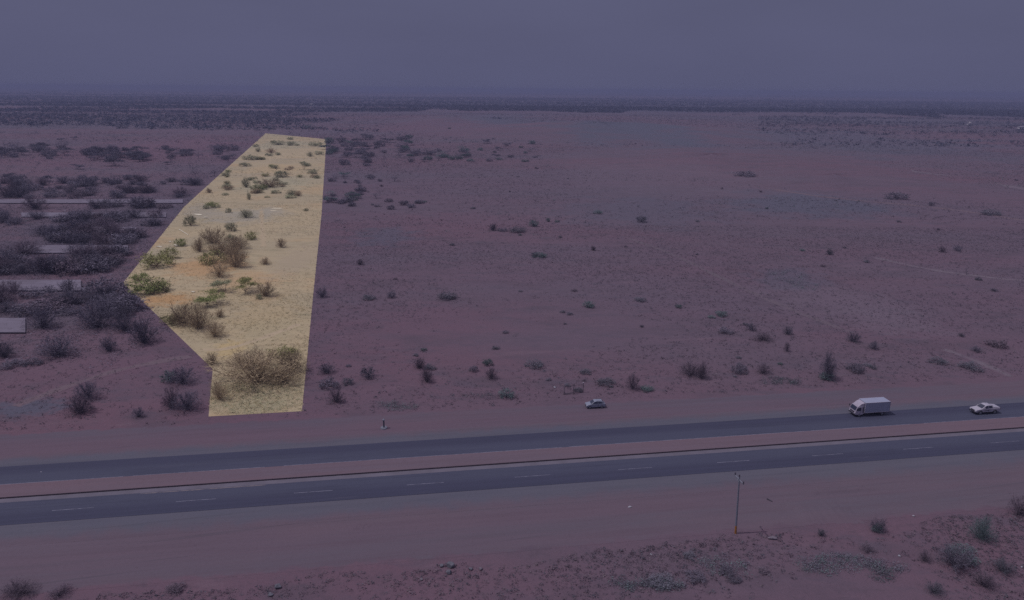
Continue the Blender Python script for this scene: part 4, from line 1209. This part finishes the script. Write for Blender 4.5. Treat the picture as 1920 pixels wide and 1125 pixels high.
#PART3
# ------------------------------------------------------------------ utility pole
galv = simple('galvanised_steel', (0.135, 0.145, 0.20), 0.5, 0.4, 0.1)
orange = simple('orange_paint', (0.26, 0.115, 0.03), 0.7, 0.2, 0.3)
insul = simple('dark_insulator', (0.05, 0.045, 0.07), 0.4, 0.4)
pb = G(1379, 1000)
pole = empty('utility_pole', pb)
pole.rotation_euler = (0, rad(-2.0), 0)
bars('pole_base', [((0, 0, -0.2), (0, 0, 1.25), .155, .148, 14)], orange, pole)
bars('pole_shaft', [((0, 0, 1.25), (0, 0, 8.9), .145, .095, 14)], galv, pole)
arm0, arm1 = RN * 1.3, RN * -1.3
arm_z = Vector((0, 0, 8.55))
bars('crossarm', [(arm0 + arm_z, arm1 + arm_z, .065, .065, 6)], galv, pole)
bars('brace', [(Vector((0, 0, 7.9)), arm0 * 0.55 + arm_z, .03), (Vector((0, 0, 7.9)), arm1 * 0.55 + arm_z, .03)], galv, pole)
for q in (arm0 * 0.95 + arm_z, Vector((0, 0, 8.9)), arm1 * 0.95 + arm_z):
    bars('insulator', [(q, q + Vector((0, 0, .16)), .05), (q + Vector((0, 0, .14)), q + Vector((0, 0, .28)), .13, .10), (q + Vector((0, 0, .28)), q + Vector((0, 0, .42)), .10, .05)], insul, pole)
tag(pole, 'slim grey utility pole with short crossarm and orange painted foot on the near bank', 'utility pole')

# ------------------------------------------------------------------ marker post on the far verge
mp = G(720, 803)
mk = empty('marker_post', mp)
conc = simple('grey_marker_concrete', (0.135, 0.14, 0.19), vary=0.15)
dkc = simple('dark_marker_shaft', (0.055, 0.055, 0.085), vary=0.15)
bars('foot', [((0, 0, -0.02), (0, 0, .22), .66, .60, 16)], conc, mk)
bars('shaft', [((0, 0, .22), (0, 0, 1.55), .16, .13, 12)], dkc, mk)
bars('cap', [((0, 0, 1.55), (0, 0, 1.72), .20, .26, 12), ((0, 0, 1.72), (0, 0, 1.86), .26, .12, 12)], conc, mk)
tag(mk, 'short grey concrete marker post with round foot and cap on the far dirt verge', 'marker post')

# ------------------------------------------------------------------ rusty frame behind the verge
f0, f1, f2 = G(1057.5, 740), G(1075.5, 737.5), G(1093, 735.5)
fr = empty('metal_frame', f0)
rust = simple('rusted_steel', (0.066, 0.057, 0.084), 0.8, 0.2, 0.2)
FH = 2.0
for p, hh in ((f0, 1.75), (f1, 2.1), (f2, 2.05)):
    q = p - f0; bars('post', [((q.x, q.y, -0.1), (q.x, q.y, hh), .07, .06)], rust, fr)
for z, w in ((0.18, .06), (1.72, .035)):
    e1 = f2 - f0
    bars('rail', [((0, 0, z), (e1.x, e1.y, z + 0.1), w, w, 6)], rust, fr)
sp_ = []
for i in range(1, 12):
    if i in (6,): continue
    q = (f2 - f0) * (i / 12); sp_.append(((q.x, q.y, 0.2), (q.x, q.y, 1.78), .014, .014, 4))
bars('infill_bars', sp_, rust, fr)
q = f2 - f0
bars('post_cap', [((q.x, q.y, 2.05), (q.x, q.y, 2.2), .16, .16, 10)], simple('white_cap', (0.24, 0.22, 0.28)), fr)
tag(fr, 'rusty open metal frame of three posts and thin bars behind the silver car', 'frame')

# ------------------------------------------------------------------ vehicles
def prism(name, prof, mat, parent, bevel=0.05, xf=None):
    """side profile [(x, z, half width)] lofted across the body"""
    n = len(prof)
    v = [(x, hw, z) for x, z, hw in prof] + [(x, -hw, z) for x, z, hw in prof]
    f_ = [tuple(range(n - 1, -1, -1)), tuple(range(n, 2 * n))]
    for i in range(n):
        j = (i + 1) % n; f_.append((i, j, n + j, n + i))
    import bmesh
    bm = bmesh.new(); bv = [bm.verts.new(q) for q in v]
    for q in f_: bm.faces.new([bv[i] for i in q])
    bmesh.ops.recalc_face_normals(bm, faces=bm.faces)
    if bevel: bmesh.ops.bevel(bm, geom=list(bm.edges), offset=bevel, segments=2, affect='EDGES', profile=0.6, clamp_overlap=True)
    me = bpy.data.meshes.new(name); bm.to_mesh(me); bm.free(); me.materials.append(mat)
    me.polygons.foreach_set('use_smooth', np.ones(len(me.polygons), dtype=bool))
    o = bpy.data.objects.new(name, me); COL.objects.link(o); o.parent = parent
    md = o.modifiers.new('wn', 'WEIGHTED_NORMAL') if bevel else None
    return o
def panel(name, pts, mat, parent, thick=0.02):
    """flat pane standing proud of the body by its thickness"""
    p = [Vector(q) for q in pts]
    nrm = (p[1] - p[0]).cross(p[2] - p[0]).normalized() * thick
    n = len(p)
    v = [q - nrm for q in p] + [q + nrm for q in p]
    f_ = [tuple(range(n - 1, -1, -1)), tuple(range(n, 2 * n))] + [(i, (i + 1) % n, n + (i + 1) % n, n + i) for i in range(n)]
    return mesh_obj(name, v, f_, mat, parent)
def wheel(x, y, r, w, parent, tyre_m, rim_m):
    def lathe(name, prof, mat, par, loc):
        n = 20; v, f_ = [], []
        for yy, rr in prof:
            for k in range(n):
                a = 2 * math.pi * k / n; v.append((math.cos(a) * rr, yy, math.sin(a) * rr))
        for j in range(len(prof) - 1):
            for k in range(n):
                q = (k + 1) % n; f_.append((j * n + k, j * n + q, (j + 1) * n + q, (j + 1) * n + k))
        f_.append(tuple(range(n))); f_.append(tuple(range(len(prof) * n - 1, (len(prof) - 1) * n - 1, -1)))
        o = mesh_obj(name, v, f_, mat, par); o.location = loc; return o
    h = w / 2
    t_ = lathe('wheel', [(-h, r * .72), (-h, r * .93), (-h * .7, r), (h * .7, r), (h, r * .93), (h, r * .72)], tyre_m, parent, (x, y, r))
    sgn = 1 if y > 0 else -1
    lathe('rim', [(sgn * (h - .03), r * .66), (sgn * (h + .012), r * .62), (sgn * (h + .012), r * .3), (sgn * (h + .03), r * .16)], rim_m, t_, (0, 0, 0))
glass = simple('dark_tinted_glass', (0.025, 0.028, 0.055), 0.15, 0.5)
tyre = simple('black_tyre', (0.022, 0.02, 0.032), 0.9)
rim_g = simple('grey_rim', (0.12, 0.125, 0.17), 0.5, 0.4)
trim = simple('black_trim', (0.028, 0.026, 0.042), 0.7)
lamp = simple('headlamp_glass', (0.30, 0.30, 0.38), 0.2, 0.5)
red_l = simple('tail_lamp', (0.12, 0.02, 0.03), 0.3, 0.5)

# silver car on the far verge
pc = G(1117, 766.3); pc = pc + Vector((-.05, 1, 0)) * 0.75
car = empty('parked_car', (pc.x, pc.y, 0.012), rad(187))
silver = simple('silver_paint', (0.155, 0.168, 0.245), 0.35, 0.5)
silver_d = simple('silver_paint', (0.155, 0.168, 0.245), 0.35, 0.5)
prism('body', [(1.86, .30, .76), (1.93, .52, .79), (1.82, .74, .76), (0.98, .95, .74), (-1.60, 1.00, .76), (-1.86, .94, .76), (-1.92, .52, .80), (-1.84, .30, .78)], silver, car, 0.06)
prism('roof', [(1.02, .93, .72), (0.30, 1.43, .58), (-0.25, 1.49, .60), (-1.25, 1.43, .58), (-1.72, .96, .72)], silver, car, 0.05)
panel('windscreen', [(0.97, .60, .985), (0.97, -.60, .985), (0.37, -.50, 1.40), (0.37, .50, 1.40)], glass, car)
panel('rear_window', [(-1.69, -.58, 1.02), (-1.69, .58, 1.02), (-1.33, .48, 1.37), (-1.33, -.48, 1.37)], glass, car)
for sg in (1, -1):
    panel('side_window', [(0.72, sg * .715, 1.03), (0.24, sg * .605, 1.39), (-0.32, sg * .612, 1.42), (-0.36, sg * .722, 1.03)][::sg], glass, car)
    panel('side_window', [(-0.46, sg * .722, 1.03), (-0.42, sg * .612, 1.42), (-1.05, sg * .604, 1.37), (-1.38, sg * .70, 1.04)][::sg], glass, car)
    panel('headlight', [(1.87, sg * .52, .66), (1.87, sg * .76, .64), (1.66, sg * .77, .80), (1.74, sg * .55, .81)][::sg], lamp, car, 0.03)
    panel('tail_light', [(-1.93, sg * .56, .70), (-1.93, sg * .76, .70), (-1.88, sg * .75, .92), (-1.88, sg * .57, .92)], red_l, car, 0.025)
    prism('mirror', [(0.78, 1.0, .06), (0.66, 1.0, .06), (0.66, 1.12, .06), (0.78, 1.12, .06)], silver, car, 0.02).location = (0, sg * .84, 0)
    panel('door_seam', [(-0.40, sg * .795, .45), (-0.40, sg * .765, .98), (-0.43, sg * .765, .98), (-0.43, sg * .795, .45)][::sg], trim, car, 0.008)
    panel('door_handle', [(-0.24, sg * .785, .80), (-0.24, sg * .782, .84), (-0.36, sg * .782, .84), (-0.36, sg * .785, .80)][::sg], trim, car, 0.015)
    for x in (1.22, -1.17): wheel(x, sg * .70, .31, .20, car, tyre, rim_g)
panel('grille', [(1.93, -.42, .42), (1.93, .42, .42), (1.93, .42, .56), (1.93, -.42, .56)], trim, car, 0.02)
bars('roof_rail', [((0.05, .5, 1.52), (-1.15, .5, 1.49), .02), ((0.05, -.5, 1.52), (-1.15, -.5, 1.49), .02)], trim, car)
tag(car, 'silver hatchback car parked on the far dirt verge', 'car')

# white box truck
pt = G(1634, 780.6) + RN * 1.0
truck = empty('box_truck', (pt.x, pt.y, 0.05), RA + math.pi)
tw = simple('truck_white_paint', (0.275, 0.245, 0.335), 0.4, 0.4, 0.05)
tb = simple('truck_box_grey', (0.21, 0.223, 0.33), 0.55, 0.3, 0.06, scale=0.8)
TX = 0.0
prism('cab', [(3.45, .42, .98), (3.55, .80, 1.0), (3.50, 1.22, 1.0), (3.12, 2.08, .90), (1.72, 2.10, .92), (1.72, .62, 1.0), (2.0, .42, 1.0)], tw, truck, 0.07)
prism('wind_deflector', [(2.98, 2.08, .86), (2.35, 2.62, .84), (1.72, 2.80, .92), (1.72, 2.06, .92)], tw, truck, 0.06)
prism('cargo_box', [(1.66, .78, 1.08), (1.66, 2.86, 1.08), (-3.55, 2.86, 1.08), (-3.55, .78, 1.08)], tb, truck, 0.03)
bars('corner_trim', [((1.66, sg * 1.09, .78), (1.66, sg * 1.09, 2.86), .045, .045, 6) for sg in (1, -1)] + [((-3.55, sg * 1.09, .78), (-3.55, sg * 1.09, 2.86), .045, .045, 6) for sg in (1, -1)] +
     [((1.66, sg * 1.09, zz), (-3.55, sg * 1.09, zz), .04, .04, 6) for sg in (1, -1) for zz in (.80, 2.85)], tw, truck)
prism('chassis', [(3.3, .38, .42), (3.3, .70, .42), (-3.45, .74, .42), (-3.45, .42, .42)], trim, truck, 0.02)
panel('windscreen', [(3.50, .84, 1.30), (3.50, -.84, 1.30), (3.17, -.78, 2.00), (3.17, .78, 2.00)], glass, truck)
panel('bumper', [(3.58, -.98, .44), (3.58, .98, .44), (3.58, .98, .66), (3.58, -.98, .66)], trim, truck, 0.05)
panel('grille', [(3.56, -.60, .86), (3.56, .60, .86), (3.54, .60, 1.06), (3.54, -.60, 1.06)], trim, truck, 0.02)
for sg in (1, -1):
    d_ = panel('door', [(3.30, sg * 1.0, .62), (3.30, sg * 1.0, 1.24), (3.02, sg * .93, 2.0), (2.30, sg * .93, 2.0), (2.30, sg * 1.005, .62)][::sg], tw, truck, 0.012)
    panel('side_window', [(3.24, sg * .995, 1.28), (3.00, sg * .945, 1.92), (2.38, sg * .945, 1.92), (2.38, sg * .985, 1.22)][::sg], glass, d_, 0.024)
    panel('door_handle', [(2.40, sg * 1.02, 1.02), (2.40, sg * 1.02, 1.08), (2.56, sg * 1.02, 1.08), (2.56, sg * 1.02, 1.02)], trim, d_, 0.015)
    panel('air_duct', [(2.02, sg * .98, .80), (2.02, sg * .965, 2.0), (1.86, sg * .965, 2.0), (1.86, sg * .98, .80)][::sg], trim, truck, 0.02)
    panel('headlight', [(3.585, sg * .62, .70), (3.585, sg * .94, .70), (3.57, sg * .94, .84), (3.57, sg * .62, .84)][::sg], lamp, truck, 0.02)
    panel('tail_light', [(-3.58, sg * .8, .82), (-3.58, sg * 1.0, .82), (-3.58, sg * 1.0, .94), (-3.58, sg * .8, .94)], red_l, truck, 0.02)
    mr = bars('mirror_arm', [((3.25, sg * .95, 1.75), (3.42, sg * 1.2, 1.8), .02)], trim, truck)
    prism('mirror', [(3.46, 1.45, .09), (3.38, 1.45, .09), (3.38, 1.85, .09), (3.46, 1.85, .09)], trim, mr, 0.02).location = (0, sg * 1.2, 0)
    for x in (2.62, -2.2): wheel(x, sg * .84, .40, .28, truck, tyre, rim_g)
tag(truck, 'white box truck with pale grey cargo box on the far carriageway', 'truck')

# white pickup
pp = G(1851, 777.2) + RN * 0.85
pick = empty('pickup_truck', (pp.x, pp.y, 0.05), RA + math.pi)
pw = simple('pickup_white_paint', (0.285, 0.268, 0.352), 0.35, 0.5)
prism('body', [(2.50, .45, .82), (2.62, .70, .86), (2.50, .98, .84), (1.25, 1.16, .82), (-2.55, 1.20, .86), (-2.66, 1.10, .86), (-2.66, .55, .86), (-2.5, .45, .84)], pw, pick, 0.07)
prism('cab_roof', [(1.30, 1.14, .80), (0.45, 1.74, .66), (0.0, 1.80, .68), (-0.85, 1.74, .66), (-1.25, 1.18, .80)], pw, pick, 0.06)
prism('bed_cover', [(-1.15, 1.18, .80), (-1.15, 1.46, .72), (-1.5, 1.44, .74), (-2.58, 1.30, .80), (-2.62, 1.18, .82)], pw, pick, 0.05)
panel('windscreen', [(1.22, .66, 1.21), (1.22, -.66, 1.21), (0.53, -.56, 1.70), (0.53, .56, 1.70)], glass, pick)
panel('rear_window', [(-1.24, -.58, 1.48), (-1.24, .58, 1.48), (-0.92, .5, 1.70), (-0.92, -.5, 1.70)], glass, pick)
for sg in (1, -1):
    panel('side_window', [(0.86, sg * .80, 1.24), (0.36, sg * .685, 1.69), (-0.04, sg * .69, 1.72), (-0.06, sg * .805, 1.24)][::sg], glass, pick)
    panel('side_window', [(-0.20, sg * .805, 1.24), (-0.18, sg * .69, 1.72), (-0.72, sg * .685, 1.68), (-0.98, sg * .79, 1.26)][::sg], glass, pick)
    panel('headlight', [(2.58, sg * .54, .82), (2.55, sg * .84, .82), (2.36, sg * .84, .98), (2.46, sg * .56, .99)][::sg], lamp, pick, 0.03)
    panel('tail_light', [(-2.67, sg * .68, .80), (-2.67, sg * .85, .80), (-2.67, sg * .85, 1.12), (-2.67, sg * .68, 1.12)], red_l, pick, 0.02)
    panel('side_step', [(1.0, sg * .88, .42), (1.0, sg * .88, .50), (-1.0, sg * .88, .50), (-1.0, sg * .88, .42)], trim, pick, 0.04)
    panel('side_stripe', [(0.85, sg * .868, .80), (0.2, sg * .868, .92), (-0.75, sg * .872, .92), (-0.1, sg * .872, .80)][::sg], trim, pick, 0.008)
    panel('door_seam', [(-0.12, sg * .86, .6), (-0.12, sg * .83, 1.16), (-0.15, sg * .83, 1.16), (-0.15, sg * .86, .6)][::sg], trim, pick, 0.008)
    prism('mirror', [(0.92, 1.22, .08), (0.78, 1.22, .08), (0.78, 1.38, .08), (0.92, 1.38, .08)], pw, pick, 0.03).location = (0, sg * .94, 0)
    for x in (1.62, -1.55):
        prism('wheel_arch', [(x + .52, .42, .03), (x + .38, .78, .03), (x, .92, .03), (x - .38, .78, .03), (x - .52, .42, .03)], trim, pick, 0.0).location = (0, sg * .845, 0)
        wheel(x, sg * .78, .39, .26, pick, tyre, rim_g)
panel('grille', [(2.63, -.45, .66), (2.63, .45, .66), (2.57, .45, .90), (2.57, -.45, .90)], trim, pick, 0.02)
panel('bumper', [(2.63, -.84, .44), (2.63, .84, .44), (2.63, .84, .58), (2.63, -.84, .58)], trim, pick, 0.05)
tag(pick, 'white double cab pickup with covered bed driving at the far right', 'pickup')

# ------------------------------------------------------------------ far houses
hw_m = simple('white_house_wall', (0.42, 0.39, 0.45), vary=0.1)
hr_m = simple('grey_house_roof', (0.20, 0.18, 0.24), vary=0.1)
hd_m = simple('dark_opening', (0.04, 0.04, 0.06))
def house(u, v, w, d, h, label, ridge=True, upper=False):
    p = G(u, v)
    r_ = empty('house', p, rad(prng.uniform(-12, 12)))
    prism('wall', [(-w / 2, 0, d / 2), (w / 2, 0, d / 2), (w / 2, h, d / 2), (-w / 2, h, d / 2)], hw_m, r_, 0)
    prism('roof', [(-w / 2 - .5, h + .02, d / 2 + .5), (w / 2 + .5, h + .02, d / 2 + .5), (w / 2 - w * .12, h + h * .38, .15), (-w / 2 + w * .12, h + h * .38, .15)], hr_m, r_, 0)
    if upper:
        prism('upper_storey', [(-w * .18, h * 1.1, d * .3), (w * .12, h * 1.1, d * .3), (w * .12, h * 1.85, d * .3), (-w * .18, h * 1.85, d * .3)], hw_m, r_, 0)
    for q in (-.30, .30):
        panel('window', [(w * (q - .06), -d / 2, h * .4), (w * (q + .06), -d / 2, h * .4), (w * (q + .06), -d / 2, h * .75), (w * (q - .06), -d / 2, h * .75)], hd_m, r_, .08)
    panel('door', [(-w * .05, -d / 2, 0), (w * .05, -d / 2, 0), (w * .05, -d / 2, h * .7), (-w * .05, -d / 2, h * .7)], hd_m, r_, .08)
    tag(r_, label, 'house')
house(1818, 235.5, 9, 7, 3.6, 'small white house with a raised upper part on the far right plain', upper=True)
house(1915, 243, 11, 8, 4.2, 'white house cut by the right photo edge on the far plain')
house(772, 187.5, 22, 12, 6, 'pale house left of a group under the horizon, centre left')
house(804, 182, 26, 14, 6, 'pale distant house behind the centre left one, nearer the horizon')
house(866, 187.5, 20, 12, 6, 'pale distant house right of the centre left group')
house(585, 197, 12, 9, 4, 'tiny pale house in the dark woods above the plot back edge')

# ------------------------------------------------------------------ haze
hz_top = 66.0
hx = 22000
hv = [(x, y, z) for z in (-2.0, hz_top) for x, y in ((-hx, -hx), (hx, -hx), (hx, hx), (-hx, hx))]
m = bpy.data.materials.new('haze_air'); m.use_nodes = True
nt = m.node_tree; nt.nodes.clear()
out = nt.nodes.new('ShaderNodeOutputMaterial'); pv_ = nt.nodes.new('ShaderNodeVolumePrincipled')
pv_.inputs['Color'].default_value = (0.222, 0.245, 0.42, 1)
pv_.inputs['Density'].default_value = 0.00027
pv_.inputs['Anisotropy'].default_value = 0.0
nt.links.new(pv_.outputs[0], out.inputs['Volume'])
hz = mesh_obj('haze', hv, [(0, 3, 2, 1), (4, 5, 6, 7), (0, 1, 5, 4), (1, 2, 6, 5), (2, 3, 7, 6), (3, 0, 4, 7)], m)
tag(hz, 'thin violet haze over the plain', kind='stuff')
